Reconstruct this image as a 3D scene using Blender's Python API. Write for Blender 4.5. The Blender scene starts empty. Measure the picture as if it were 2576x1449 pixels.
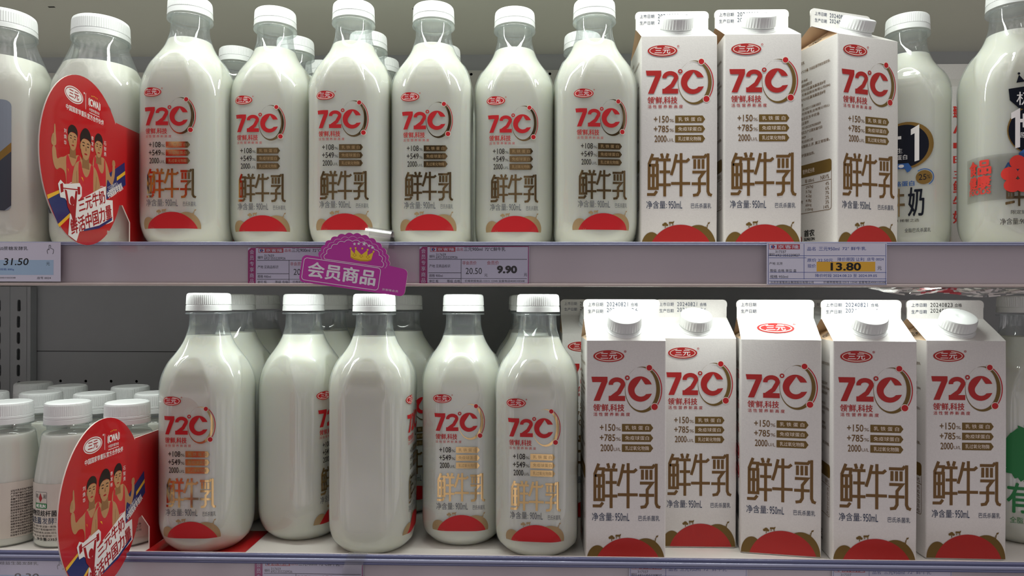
import bpy, bmesh, math, random
from mathutils import Vector, Matrix
from mathutils.geometry import tessellate_polygon
random.seed(7)
C = bpy.context.scene.collection
sc = bpy.context.scene
R = math.radians
MM = 0.001
ZC = 1.2                      # eye height of the camera above the aisle floor (m)

# ------------------------------------------------------------------ camera, world, lights, exposure
cam = bpy.data.cameras.new('camera'); cam_o = bpy.data.objects.new('camera', cam); C.objects.link(cam_o)
cam.sensor_width = 36.0; cam.lens = 36.0 * 1780 / 2576; cam.shift_y = 30.5 / 2576; cam.clip_start = 0.02
cam_o.matrix_world = Matrix.Translation((0, -0.65, ZC)) @ Matrix.Rotation(R(1.5), 4, 'Z') @ Matrix.Rotation(R(90), 4, 'X') @ Matrix.Rotation(0.0025, 4, 'Z')
sc.camera = cam_o
w = bpy.data.worlds.new('store'); sc.world = w; w.use_nodes = True
nt = w.node_tree; bg = nt.nodes['Background']
tc = nt.nodes.new('ShaderNodeTexCoord'); sx = nt.nodes.new('ShaderNodeSeparateXYZ'); mr = nt.nodes.new('ShaderNodeMapRange'); rp = nt.nodes.new('ShaderNodeValToRGB')
nt.links.new(tc.outputs['Generated'], sx.inputs[0]); nt.links.new(sx.outputs['Z'], mr.inputs[0])
mr.inputs[1].default_value = -1; mr.inputs[2].default_value = 1
nt.links.new(mr.outputs[0], rp.inputs[0]); nt.links.new(rp.outputs[0], bg.inputs[0])
# the aisle opposite: lit goods below eye level, a dark band above them, bright ceiling lights overhead
e = rp.color_ramp.elements; PINK = (1, .905, .92)
e[0].position = 0.0; e[1].position = 1.0
for p_, v_ in ((0.0, .10), (.26, .35), (.36, .85), (.46, .70), (.51, .26), (.56, .15), (.66, .18), (.76, .75), (1.0, 1.6)):
    q_ = e[0] if p_ == 0 else e[-1] if p_ == 1 else e.new(p_); q_.color = tuple(v_ * c_ for c_ in PINK) + (1,)
ns = nt.nodes.new('ShaderNodeTexNoise'); ns.inputs['Scale'].default_value = 7; ns.inputs['Detail'].default_value = 2
r2 = nt.nodes.new('ShaderNodeMapRange'); r2.inputs[1].default_value = .40; r2.inputs[2].default_value = .62; r2.inputs[3].default_value = .25; r2.inputs[4].default_value = 1.5
mx = nt.nodes.new('ShaderNodeMix'); mx.data_type = 'RGBA'; mx.blend_type = 'MULTIPLY'; mx.inputs[0].default_value = 1
nt.links.new(tc.outputs['Generated'], ns.inputs['Vector']); nt.links.new(ns.outputs['Fac'], r2.inputs[0])
nt.links.new(rp.outputs[0], mx.inputs[6]); nt.links.new(r2.outputs[0], mx.inputs[7]); nt.links.new(mx.outputs[2], bg.inputs[0])
bg.inputs[1].default_value = 0.84

def area(name, loc, sx_, sy_, power, col, rx=0.0, spread=180):
    l = bpy.data.lights.new(name, 'AREA'); l.shape = 'RECTANGLE'; l.size = sx_; l.size_y = sy_; l.energy = power; l.color = col; l.spread = R(spread)
    o = bpy.data.objects.new(name, l); C.objects.link(o); o.location = loc; o.rotation_euler = (rx, 0, 0)
    return o
area('led_strip_lower', (-.08, -.002, ZC + .0355), .92, .010, .76, (.95, 1.0, .95), 0, 140)
area('led_strip_upper', (-.06, -0.045, ZC + .400), .86, .02, 2.0, (.95, 1.0, .93), R(8))
sc.view_settings.view_transform = 'Standard'; sc.view_settings.look = 'None'; sc.view_settings.gamma = 1
sc.view_settings.use_curve_mapping = False; sc.view_settings.exposure = 0.0
sc.cycles.use_denoising = True
sc.cycles.max_bounces = 10; sc.cycles.transparent_max_bounces = 16; sc.cycles.transmission_bounces = 6
sc.cycles.caustics_reflective = False; sc.cycles.caustics_refractive = False

# ------------------------------------------------------------------ materials
def lin(h):
    h = h.lstrip('#'); v = [int(h[i:i + 2], 16) / 255 for i in (0, 2, 4)]
    return tuple(x / 12.92 if x <= .04045 else ((x + .055) / 1.055) ** 2.4 for x in v) + (1,)
M = {}
def mat(name, col, rough=.5, metal=0., coat=0., spec=.5, noise=0, bump=0, sss=0):
    m = bpy.data.materials.new(name); m.use_nodes = True; n = m.node_tree; p = n.nodes['Principled BSDF']
    c = lin(col) if isinstance(col, str) else tuple(col) + (1,)
    p.inputs['Base Color'].default_value = c; p.inputs['Roughness'].default_value = rough; p.inputs['Metallic'].default_value = metal
    p.inputs['Coat Weight'].default_value = coat; p.inputs['Coat Roughness'].default_value = .05; p.inputs['Specular IOR Level'].default_value = spec
    if sss:
        p.inputs['Subsurface Weight'].default_value = sss; p.inputs['Subsurface Radius'].default_value = (1, .9, .6); p.inputs['Subsurface Scale'].default_value = .016
    if noise:
        t = n.nodes.new('ShaderNodeTexNoise'); t.inputs['Scale'].default_value = noise; t.inputs['Detail'].default_value = 4
        x = n.nodes.new('ShaderNodeMix'); x.data_type = 'RGBA'; x.blend_type = 'MULTIPLY'; x.inputs[0].default_value = 1
        r = n.nodes.new('ShaderNodeMapRange'); r.inputs[3].default_value = .9; r.inputs[4].default_value = 1.06
        co = n.nodes.new('ShaderNodeTexCoord'); n.links.new(co.outputs['Object'], t.inputs['Vector'])
        n.links.new(t.outputs['Fac'], r.inputs[0]); x.inputs[6].default_value = c; n.links.new(r.outputs[0], x.inputs[7]); n.links.new(x.outputs[2], p.inputs['Base Color'])
        if bump:
            b = n.nodes.new('ShaderNodeBump'); b.inputs['Strength'].default_value = bump; b.inputs['Distance'].default_value = .0005
            n.links.new(t.outputs['Fac'], b.inputs['Height']); n.links.new(b.outputs[0], p.inputs['Normal'])
    M[name] = m; return m
def clear(name, tint, gloss=.05, rough=.04, edge=.35, haze=0):
    m = bpy.data.materials.new(name); m.use_nodes = True; n = m.node_tree; n.nodes.remove(n.nodes['Principled BSDF'])
    out = n.nodes['Material Output']; t = n.nodes.new('ShaderNodeBsdfTransparent'); g = n.nodes.new('ShaderNodeBsdfGlossy'); x = n.nodes.new('ShaderNodeMixShader')
    f = n.nodes.new('ShaderNodeFresnel'); f.inputs[0].default_value = 1.45; mp = n.nodes.new('ShaderNodeMapRange')
    mp.inputs[1].default_value = .03; mp.inputs[2].default_value = 1; mp.inputs[3].default_value = gloss; mp.inputs[4].default_value = edge
    t.inputs[0].default_value = tint + (1,); g.inputs['Roughness'].default_value = rough
    n.links.new(f.outputs[0], mp.inputs[0]); n.links.new(mp.outputs[0], x.inputs[0]); n.links.new(t.outputs[0], x.inputs[1]); n.links.new(g.outputs[0], x.inputs[2])
    if haze:
        df = n.nodes.new('ShaderNodeBsdfDiffuse'); df.inputs[0].default_value = (.84, .91, .98, 1); tl = n.nodes.new('ShaderNodeBsdfTranslucent'); tl.inputs[0].default_value = (.84, .91, .98, 1)
        a1 = n.nodes.new('ShaderNodeAddShader'); n.links.new(df.outputs[0], a1.inputs[0]); n.links.new(tl.outputs[0], a1.inputs[1])
        y = n.nodes.new('ShaderNodeMixShader'); y.inputs[0].default_value = haze; n.links.new(x.outputs[0], y.inputs[1]); n.links.new(a1.outputs[0], y.inputs[2]); n.links.new(y.outputs[0], out.inputs[0])
    else: n.links.new(x.outputs[0], out.inputs[0])
    M[name] = m; return m
clear('pet', (.94, .965, .965), .075, .035, .5, haze=.04)
clear('cover', (.975, .97, .99), .04, .05, .3)
clear('film', (.9, .9, .9), .10, .12, .5)
mat('milk', (.94, .91, .79), .35, sss=.6)
mat('yogurt', (.93, .895, .78), .4, sss=.2)
mat('cap_white', (.80, .825, .82), .42)
mat('carton', (.77, .755, .73), .38, noise=900, bump=.12)
mat('gusset_bounce_tan', (.80, .62, .44), .5)  # carton gable folds: warm bounced light painted into the colour as tan
mat('red', '#bf0f1a', .45); mat('dark_red', '#a11019', .45); mat('orange_red', '#b41f1d', .45)
mat('foil', (.60, .42, .20), .12, 1.0); mat('brown', '#70501f', .5); mat('olive', '#70561b', .5); mat('tan', '#a58a62', .5)
mat('navy', '#2b3a58', .5); mat('dark', '#2a2220', .5); mat('black', '#0c0c0f', .5); mat('grey_ink', '#5d6068', .5)
mat('paper', '#e8e6ec', .6); mat('cream', '#f2e6d8', .5); mat('white_ink', '#f4f2f0', .5)
mat('talker_red', '#bb151b', .22, coat=.4); mat('talker_blue', '#182a68', .25, coat=.3); mat('yellow', '#eab62e', .3, coat=.3); mat('skin', '#b98a5e', .3, coat=.3); mat('skin_dark', '#8f6640', .3); mat('singlet', '#c82832', .3, coat=.3); mat('hair', '#17110f', .3)
mat('white_gloss', '#ece8e4', .3, coat=.3)
mat('panel_edge', '#e9d9cf', .4)
mat('magenta', '#bf35a4', .3, coat=.2); mat('magenta_tag', '#a52c74', .5); mat('crown', '#f0cf3a', .35); mat('crown_shade', '#c99d1f', .35)
mat('tag_paper', '#dcdeee', .55); mat('tag_yellow', '#e8b53a', .55); mat('tag_blue', '#aacbe6', .55); mat('tag_red', '#b9323f', .5); mat('ink', '#23262e', .55); mat('ink_blue', '#2a4a9c', .5)
mat('rail_grey', '#dbd4d4', .45); mat('bead', '#8d92ad', .12, coat=.5); mat('bead_dark', '#5a6084', .12, coat=.5); mat('lip', '#c8bcb6', .35)
mat('deck', '#e6e4dc', .45, noise=30); mat('wall', '#c2c7ca', .5, noise=12); mat('wall_light', '#dfe0da', .5); mat('ceiling', (.95, .95, .85), .3); mat('hole', '#050607', .8); mat('seam', '#1a1c1f', .8)
mat('upright', '#c6cbce', .45); mat('label_grey', '#7f8794', .4); mat('label_dark', '#3a3e48', .35); mat('label_gold', '#a58347', .25, .6)
mat('oval_black', '#0b1220', .25); mat('blue', '#2f62a8', .45); mat('green', '#157a3c', .45); mat('tape_red', '#e0392f', .4)
mat('label_clear', '#cfc8bd', .4); mat('housing', '#d6d6d2', .4); mat('bag_red', '#d9626a', .35)

# ------------------------------------------------------------------ object helpers
def obj(name, me, parent=None, loc=None, rz=0.0):
    o = bpy.data.objects.new(name, me); C.objects.link(o)
    if parent is not None: o.parent = parent
    if loc is not None: o.location = loc
    if rz: o.rotation_euler = (0, 0, rz)
    return o
def empty(name, loc=(0, 0, 0), rz=0.0):
    return obj(name, None, None, loc, rz)
def tag(o, label, cat, group=None, kind=None):
    o['label'] = label; o['category'] = cat
    if group: o['group'] = group
    if kind: o['kind'] = kind
    return o
def struct(o): o['kind'] = 'structure'; return o
def dup(root, loc, rz):
    c = root.copy(); C.objects.link(c); c.location = loc; c.rotation_euler = (0, 0, rz)
    for ch in list(root.children):
        d = ch.copy(); C.objects.link(d); d.parent = c
        for g in list(ch.children):
            q = g.copy(); C.objects.link(q); q.parent = d
    return c
def finish(bm, name, mats, smooth=40):
    bmesh.ops.recalc_face_normals(bm, faces=bm.faces)
    me = bpy.data.meshes.new(name); bm.to_mesh(me); bm.free()
    for m in mats: me.materials.append(M[m])
    if smooth:
        for p in me.polygons: p.use_smooth = True
        me.set_sharp_from_angle(angle=R(smooth))
    return me
def box(bm, x0, x1, y0, y1, z0, z1, mi=0, bev=0):
    vs = [bm.verts.new((x, y, z)) for x in (x0, x1) for y in (y0, y1) for z in (z0, z1)]
    fs = [bm.faces.new([vs[i] for i in q]) for q in ((0, 1, 3, 2), (4, 6, 7, 5), (0, 4, 5, 1), (2, 3, 7, 6), (0, 2, 6, 4), (1, 5, 7, 3))]
    for f in fs: f.material_index = mi
    if bev:
        es = list({e for f in fs for e in f.edges}); bmesh.ops.bevel(bm, geom=es, offset=bev, segments=2, affect='EDGES')
def box_me(name, m, *a, bev=0):
    bm = bmesh.new(); box(bm, *a, bev=bev); return finish(bm, name, [m], 30)
def rings(bm, rows, closed=True, cap0=False, cap1=False, mi=0):
    """rows = lists of points of equal length; skin them"""
    vr = [[bm.verts.new(p) for p in r] for r in rows]; n = len(rows[0]); fs = []
    for a, b in zip(vr, vr[1:]):
        for i in range(n if closed else n - 1):
            j = (i + 1) % n; f = bm.faces.new((a[i], a[j], b[j], b[i])); f.material_index = mi; fs.append(f)
    if cap0: f = bm.faces.new(vr[0][::-1]); f.material_index = mi
    if cap1: f = bm.faces.new(vr[-1]); f.material_index = mi
    return fs
def circ(r, z, n=48, cx=0, cy=0):
    return [(cx + r * math.cos(2 * math.pi * i / n), cy + r * math.sin(2 * math.pi * i / n), z) for i in range(n)]
def lathe(name, prof, m, n=48, cap0=False, cap1=False, rib=None, smooth=40):
    """prof in mm (z, r); rib = (z0, z1, count, depth)"""
    bm = bmesh.new(); rows = []
    for z, r in prof:
        row = []
        for i in range(n):
            rr = r
            if rib and rib[0] <= z <= rib[1] and i % 2: rr -= rib[3]
            a = 2 * math.pi * i / n; row.append((rr * MM * math.cos(a), rr * MM * math.sin(a), z * MM))
        rows.append(row)
    rings(bm, rows, True, cap0, cap1)
    return finish(bm, name, [m], smooth)
def extrude_profile(name, pts, x0, x1, m, closed=True, smooth=35):
    """profile of (y, z) metres swept along x"""
    bm = bmesh.new(); rings(bm, [[(x, y, z) for y, z in pts] for x in (x0, x1)], closed, closed, closed)
    return finish(bm, name, [m], smooth)

# ------------------------------------------------------------------ flat printed artwork
_tx = {}
def glyphs(s, off):
    k = (s, off)
    if k not in _tx:
        cu = bpy.data.curves.new('lettering', 'FONT'); cu.body = s; cu.offset = off; cu.resolution_u = 3; cu.fill_mode = 'FRONT'
        o = bpy.data.objects.new('lettering', cu); me = o.to_mesh()
        _tx[k] = ([(v.co.x, v.co.y) for v in me.vertices], [tuple(p.vertices) for p in me.polygons])
        o.to_mesh_clear(); bpy.data.objects.remove(o); bpy.data.curves.remove(cu)
    return _tx[k]
def ell(cx, cy, rx, ry, n=40, a0=0, a1=360):
    full = abs(a1 - a0) >= 360
    return [(cx + rx * math.cos(R(a0 + (a1 - a0) * i / (n if full else n - 1))), cy + ry * math.sin(R(a0 + (a1 - a0) * i / (n if full else n - 1)))) for i in range(n)]
def rrect(x0, y0, x1, y1, r, n=5):
    p = []
    for cx, cy, a in ((x1 - r, y1 - r, 0), (x0 + r, y1 - r, 90), (x0 + r, y0 + r, 180), (x1 - r, y0 + r, 270)):
        p += ell(cx, cy, r, r, n, a, a + 90)
    return p
class Art:
    """flat shapes in millimetres; ox, oy, k turn drawing units into millimetres (y up when k > 0 and flip False)"""
    def __init__(s, ox=0, oy=0, k=1.0, flip=False):
        s.v = []; s.f = []; s.m = []; s.mats = []; s.ox = ox; s.oy = oy; s.k = k; s.flip = flip
    def pt(s, p):
        return ((p[0] - s.ox) * s.k, (s.oy - p[1]) * s.k if s.flip else (p[1] - s.oy) * s.k)
    def add(s, pts, faces, m, l):
        b = len(s.v); s.n = getattr(s, 'n', 0) + 1; l += (s.n % 9) * .09; s.v += [(x, y, l) for x, y in pts]; s.f += [tuple(i + b for i in f) for f in faces]
        if m not in s.mats: s.mats.append(m)
        s.m += [s.mats.index(m)] * len(faces)
    def poly(s, pts, m, l=0, holes=()):
        P = [s.pt(p) for p in pts]; H = [[s.pt(p) for p in h] for h in holes]
        tri = tessellate_polygon([[Vector((x, y, 0)) for x, y in q] for q in [P] + H])
        allp = P + [p for h in H for p in h]
        s.add(allp, [tuple(t) for t in tri], m, l)
    def rect(s, x0, y0, x1, y1, m, l=0): s.poly([(x0, y0), (x1, y0), (x1, y1), (x0, y1)], m, l)
    def frame(s, x0, y0, x1, y1, w_, m, l=0, r=0):
        x0, x1 = min(x0, x1), max(x0, x1); y0, y1 = min(y0, y1), max(y0, y1)
        if r: s.poly(rrect(x0, y0, x1, y1, r), m, l, [rrect(x0 + w_, y0 + w_, x1 - w_, y1 - w_, max(r - w_, .01))])
        else: s.poly([(x0, y0), (x1, y0), (x1, y1), (x0, y1)], m, l, [[(x0 + w_, y0 + w_), (x1 - w_, y0 + w_), (x1 - w_, y1 - w_), (x0 + w_, y1 - w_)]])
    def ellipse(s, cx, cy, rx, ry, m, l=0, n=40): s.poly(ell(cx, cy, rx, ry, n), m, l)
    def ring(s, cx, cy, rx, ry, w_, m, l=0, n=48, a0=0, a1=360):
        if abs(a1 - a0) >= 360: s.poly(ell(cx, cy, rx, ry, n), m, l, [ell(cx, cy, rx - w_, ry - w_, n)])
        else: s.poly(ell(cx, cy, rx, ry, n, a0, a1) + ell(cx, cy, rx - w_, ry - w_, n, a0, a1)[::-1], m, l)
    def line(s, pts, w_, m, l=0):
        """a stroke of constant width with mitred corners"""
        P = [Vector(s.pt(p)) for p in pts]; h = w_ * abs(s.k) / 2; Lf = []; Rt = []
        for i, p in enumerate(P):
            d0 = (P[i] - P[i - 1]).normalized() if i else None; d1 = (P[i + 1] - P[i]).normalized() if i < len(P) - 1 else None
            d0 = d0 or d1; d1 = d1 or d0; t = (d0 + d1)
            t = t.normalized() if t.length > 1e-6 else d0; nn = Vector((-t.y, t.x)); c_ = max(.45, nn.dot(Vector((-d0.y, d0.x))))
            Lf.append(p + nn * h / c_); Rt.append(p - nn * h / c_)
        n = len(P); s.add([(q.x, q.y) for q in Lf + Rt], [(i, i + 1, n + i + 1, n + i) for i in range(n - 1)], m, l)
    def text(s, t, x0, y0, x1, y1, m, l=1, bold=0, off=0, rot=0, shear=0):
        vs, fs = glyphs(t, off); ax = min(v[0] for v in vs); bx = max(v[0] for v in vs); ay = min(v[1] for v in vs); by = max(v[1] for v in vs)
        a = s.pt((x0, y0)); b = s.pt((x1, y1)); x0, x1 = min(a[0], b[0]), max(a[0], b[0]); y0, y1 = min(a[1], b[1]), max(a[1], b[1])
        base = [(x0 + (x - ax) / (bx - ax) * (x1 - x0) + shear * (y - ay) / (by - ay) * (y1 - y0), y0 + (y - ay) / (by - ay) * (y1 - y0)) for x, y in vs]
        if rot:
            cx, cy = (x0 + x1) / 2, (y0 + y1) / 2; c_, s_ = math.cos(R(rot)), math.sin(R(rot))
            base = [(cx + (x - cx) * c_ - (y - cy) * s_, cy + (x - cx) * s_ + (y - cy) * c_) for x, y in base]
        d = bold * (y1 - y0)
        for dx, dy in (((0, 0),) if not bold else ((-d, 0), (d, 0), (0, d * .7), (0, -d * .7))):
            s.add([(x + dx, y + dy) for x, y in base], fs, m, l)
    def build(s, name, fn=None, cuts=None, h0=.10, dh=.025):
        """fn(u, v, h) in mm -> point in m; default lies in the XZ plane facing -Y"""
        fn = fn or (lambda u, v, h: (u * MM, -h * MM, v * MM))
        bm = bmesh.new(); vs = [bm.verts.new(p) for p in s.v]; bm.faces.ensure_lookup_table()
        for f, mi in zip(s.f, s.m):
            try: q = bm.faces.new([vs[i] for i in f]); q.material_index = mi
            except ValueError: pass
        for u in cuts or ():
            bmesh.ops.bisect_plane(bm, geom=bm.verts[:] + bm.edges[:] + bm.faces[:], plane_co=(u, 0, 0), plane_no=(1, 0, 0), dist=1e-5)
        for v in bm.verts: v.co = fn(v.co.x, v.co.y, h0 + v.co.z * dh)
        me = bpy.data.meshes.new(name); bm.to_mesh(me); bm.free()
        for m in s.mats: me.materials.append(M[m])
        return me

# ---- the recurring artwork: oval logo, 72C mark, tall characters, hills
def logo(a, cx, cy, rx, ry, l=1, ink='white_ink', fill='red', line='cream', reg=True):
    a.ellipse(cx, cy, rx, ry, fill, l)
    a.ring(cx, cy, rx * .88, ry * .82, ry * .13, line, l + 1, a0=115, a1=440)
    a.text('三元', cx - rx * .52, cy - ry * .48, cx + rx * .52, cy + ry * .50, ink, l + 1, bold=.02)
    if reg:
        a.ring(cx + rx * 1.06, cy + ry * .80, rx * .07, rx * .07, rx * .025, fill, l, 16)
        a.text('R', cx + rx * 1.03, cy + ry * .74, cx + rx * 1.09, cy + ry * .87, fill, l)
XNR = [[(633, 922), (610, 985)], [(624, 952), (660, 952), (655, 990)], [(612, 990), (660, 990), (660, 1130), (612, 1130), (612, 984)], [(636, 990), (636, 1130)], [(612, 1052), (660, 1052)], [(600, 1166), (643, 1166), (657, 1146)],
       [(683, 920), (691, 948)], [(722, 920), (714, 948)], [(668, 958), (738, 958)], [(672, 1030), (735, 1030)], [(668, 1108), (738, 1108)], [(703, 952), (703, 1178)],
       [(772, 924), (756, 1000), (741, 1050)], [(762, 967), (830, 967), (846, 952)], [(740, 1100), (852, 1100)], [(798, 918), (798, 1178)],
       [(862, 942), (934, 942), (946, 926)], [(878, 955), (878, 1012)], [(902, 955), (902, 1012)], [(926, 955), (926, 1012)], [(864, 1032), (932, 1032), (905, 1070), (905, 1148), (894, 1168), (868, 1172)], [(860, 1102), (944, 1102)],
       [(955, 920), (955, 1148), (962, 1166), (978, 1172)]]
def xian(a, x0, z0, x1, z1, m, w_, l=1):
    for st in XNR:
        a.line([(x0 + (x - 598) / 380 * (x1 - x0), z0 + (1178 - y) / 258 * (z1 - z0)) for x, y in st], w_, m, l)
def seventy(a, x7, x72, z0, z1, cx, cz, cr, deg, m='red', l=2):
    w7 = (x72[0] - x7) * .93; h = z1 - z0
    P = lambda u, v: (x7 + u * w7, z0 + v * h)
    a.poly([P(0, 1), P(1, 1), P(1, .80), P(.52, 0), P(.14, 0), P(.62, .78), P(.06, .78)], m, l)
    b0, b1 = x72; bw = b1 - b0; t = bw * .27
    pts = [(b0 + bw * .5 + bw * .37 * math.cos(R(q)), z0 + h * .70 + h * .17 * math.sin(R(q)) * 1.1) for q in range(190, -31, -18)]
    pts += [(b0 + bw * .62, z0 + h * .36), (b0 + bw * .14, z0 + h * .11)]
    a.line(pts, t, m, l); a.rect(b0, z0, b1, z0 + h * .21, m, l)
    a.ring(deg[0], deg[1], deg[2], deg[2], deg[2] * .55, m, l + 1, 24)
    out = ell(cx, cz, cr, cr * 1.03, 40, 22, 338)
    inn = ell(cx + cr * .05, cz - cr * .12, cr * .52, cr * .50, 24, -38, -215)
    a.poly(out + [(cx + cr * .93, cz - cr * .37), (cx + cr * .42, cz - cr * .42)] + inn + [(cx + cr * .08, cz + cr * .86), (cx + cr * .40, cz + cr * .38)], m, l)
def orbit(a, cx, cz, rx, rz, m, b1, b2, l=1):
    a.poly(ell(cx, cz, rx, rz, 64), m, l, [ell(cx - rx * .095, cz + rz * .035, rx * .885, rz * .94, 64)])
    a.ring(cx + rx * .02, cz, rx * 1.10, rz * 1.06, rx * .055, 'red', l, 30, -52, 66)
    for b in (b1, b2): a.ellipse(b[0], b[1], b[2] * 1.2, b[2] * 1.2, 'cream', l + 1, 24); a.ellipse(b[0], b[1], b[2], b[2], 'red', l + 2, 24)
def hill(cx, hw, z0, z1, n=28):
    h = z1 - z0; r = (hw * hw + h * h) / (2 * h); cz = z1 - r; t = math.degrees(math.asin(min(1, hw / r)))
    if h > hw: return [(cx + hw * math.cos(R(i * 180 / n)), z0 + h * math.sin(R(i * 180 / n))) for i in range(n + 1)]
    return [(cx + r * math.sin(R(t - 2 * t * i / n)), cz + r * math.cos(R(t - 2 * t * i / n))) for i in range(n + 1)]
def hills(a, z0, k, xr, zr, red, olive):
    """k scales; xr = (left, right) of the red hill; zr = its top"""
    xl, xh = xr; cx = (xl + xh) / 2; H = zr - z0
    a.poly(hill(xl + 2 * k, 9.5 * k, z0, z0 + H * .68), olive, 0); a.poly(hill(xh - 13 * k, 16.5 * k, z0, zr - .2 * k), olive, 0)
    a.poly(hill(cx, (xh - xl) / 2, z0, zr), red, 1)
    tx = cx - 14.2 * k; tz = z0 + H * .86
    a.rect(tx - .35 * k, tz, tx + .35 * k, tz + 2.4 * k, olive, 0)
    for dx, dz, r in ((-1.5, 2.9, 1.3), (0, 3.6, 1.6), (1.5, 2.7, 1.2)): a.ellipse(tx + dx * k, tz + dz * k, r * k, r * .9 * k, olive, 0, 16)
    bx = cx - 8.6 * k; bz = z0 + H * .98
    a.poly([(bx - 2.4 * k, bz + 1.5 * k), (bx - 2.2 * k, bz + 3 * k), (bx + 1.2 * k, bz + 3.1 * k), (bx + 2.6 * k, bz + 3.9 * k), (bx + 2.3 * k, bz + 2.4 * k), (bx + 1.5 * k, bz + 1.4 * k)], olive, 0)
    for q in (-2, -1.2, .7, 1.4): a.rect(bx + q * k, bz - .3 * k, bx + (q + .4) * k, bz + 1.6 * k, olive, 0)
    px = xh - 5.2 * k; pz = z0 + H * .80
    a.line([(px - 1.8 * k, pz), (px - .8 * k, pz + 2.2 * k), (px, pz + 1 * k), (px + .8 * k, pz + 3.6 * k), (px + 1.2 * k, pz + 5 * k)], .6 * k, olive, 0)
    a.line([(px, pz), (px + .6 * k, pz + 2.6 * k)], .8 * k, olive, 0); a.ellipse(px + .6 * k, pz + 3.4 * k, .55 * k, .6 * k, olive, 0, 14)
    a.poly([(px + .9 * k, pz + 4.6 * k), (px + 1.2 * k, pz + 6.2 * k), (px + 3.2 * k, pz + 6.8 * k), (px + 2.6 * k, pz + 5.2 * k)], olive, 0)
def bars(a, rows, x, xr, m, names, vals, ink, mt, l=1):
    for (z0, z1), nm, (big, small) in zip(rows, names, vals):
        h = z1 - z0; a.poly([(x, z0), (xr - h * .35, z0), (xr, z0 + h * .5), (xr - h * .35, z1), (x, z1)], m, l)
        a.text(nm, x + h * .42, z0 + h * .22, xr - h * .55, z1 - h * .22, ink, l + 1)
        sp = xr - x; bw = .50 * sp if small == '%' else .40 * sp; sw = .155 * sp if small == '%' else .23 * sp
        e1 = x - .035 * sp; a.text(small, e1 - sw, z0 + h * .12, e1, z0 + h * .55, mt, l + 1)
        a.text(big, e1 - sw - .02 * sp - bw, z0 + h * .05, e1 - sw - .02 * sp, z1 - h * .02, mt, l + 1, off=.012)
NAMES = ('乳 铁 蛋 白', '免疫球蛋白', '乳过氧化物酶')

# ------------------------------------------------------------------ the round-shouldered square bottle
PROF = [(0, 24), (.4, 27), (1.5, 30), (4, 33), (8, 37), (14, 40), (22, 42.2), (32, 43), (60, 43), (100, 43), (134, 43), (146, 42.6), (154, 41.5), (161, 39.8), (168, 37.0), (173, 34.4), (178, 31.0), (183, 27.4), (190, 23.0), (198, 19.7), (205, 17.7), (212, 17.1), (219, 17)]
def interp(tab, z):
    if z <= tab[0][0]: return tab[0][1]
    for i in range(len(tab) - 1):
        (a, b), (c_, d) = tab[i], tab[i + 1]
        if z <= c_:
            p0 = tab[max(i - 1, 0)]; p3 = tab[min(i + 2, len(tab) - 1)]; t = (z - a) / (c_ - a)
            m0 = (d - p0[1]) / (c_ - p0[0]) * (c_ - a) if i else (d - b); m1 = (p3[1] - b) / (p3[0] - a) * (c_ - a) if i + 2 < len(tab) else (d - b)
            if abs(d - b) < 1e-6: m0 = m1 = 0
            return (2 * t ** 3 - 3 * t * t + 1) * b + (t ** 3 - 2 * t * t + t) * m0 + (-2 * t ** 3 + 3 * t * t) * d + (t ** 3 - t * t) * m1
    return tab[-1][1]
PANEL = [(0, 37.8), (142, 37.8), (152, 37.6), (160, 36.9), (167, 35.3), (172, 33.4), (177, 31.2), (182, 29.6), (188, 29.0), (240, 29.0)]
def sec(ph, z, prof=PROF, sq=150, full=186, panel=PANEL, n0=2.0, bead=0.0):
    """polar radius (mm) of the bottle at height z"""
    r = interp(prof, z); t = min(1, max(0, (z - sq) / (full - sq))); n = n0 + (2 - n0) * t
    c_, s_ = abs(math.cos(ph)), abs(math.sin(ph)); a = r * (c_ ** n + s_ ** n) ** (-1 / n)
    if panel:
        b = interp(panel, z) / max(c_, s_); f_ = min(1, max(0, (z - 138) / 16)); k = 2.6 - 2.3 * f_; h = max(k - abs(a - b), 0) / k
        d_ = a - b; a = min(a, b) - h * h * k * .25 + bead * (.12 + .88 * f_) * math.exp(-(d_ / 1.0) ** 2)
    return a
def bottle_rows(zs, inset=0.0, n=144, **kw):
    return [[((sec(2 * math.pi * i / n, z, **kw) - inset) * MM * math.cos(2 * math.pi * i / n), (sec(2 * math.pi * i / n, z, **kw) - inset) * MM * math.sin(2 * math.pi * i / n), z * MM) for i in range(n)] for z in zs]
ZS = [0, .4, 1.5, 3, 5, 8, 12, 16, 20, 25, 40, 60, 90, 120, 130, 138, 142, 145, 147, 149] + [150.5 + .8 * i for i in range(40)] + [183, 186, 189, 192, 195, 198, 201, 204, 207, 210, 213, 216, 218.5]
def shell_mesh(name, zs, n=144, **kw):
    bm = bmesh.new(); rings(bm, bottle_rows(zs, 0, n, **kw), True, True, False); return finish(bm, name, ['pet'], 60)
def fill_mesh(name, zs, top, n=144, m='milk', **kw):
    z2 = [z for z in zs if .4 < z < top - 1] + [top]
    rows = bottle_rows(z2, .55, n, **kw); rows.insert(0, [(x * .97, y * .97, .0007) for x, y, z in rows[0]])
    bm = bmesh.new(); rings(bm, rows, True, True, True); return finish(bm, name, [m], 60)
CAPP = [(220.6, 20.3), (225.4, 20.0), (225.7, 19.5), (226.2, 19.5), (226.5, 20.0), (233.5, 19.7), (235.6, 19.3), (236.6, 18.4), (237, 17.0)]
cap_me = lathe('milk_cap', CAPP, 'cap_white', 144, True, True, (226.4, 235.7, 0, .30), 12)
def torus_prof(r, z, h, t): return [(z - h, r - t), (z - h, r - .3), (z - h * .5, r), (z + h * .5, r), (z + h, r - .3), (z + h, r - t)]
ring_me = lathe('neck_ring', torus_prof(20.6, 217.9, .75, 4.0), 'pet', 64)
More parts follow.
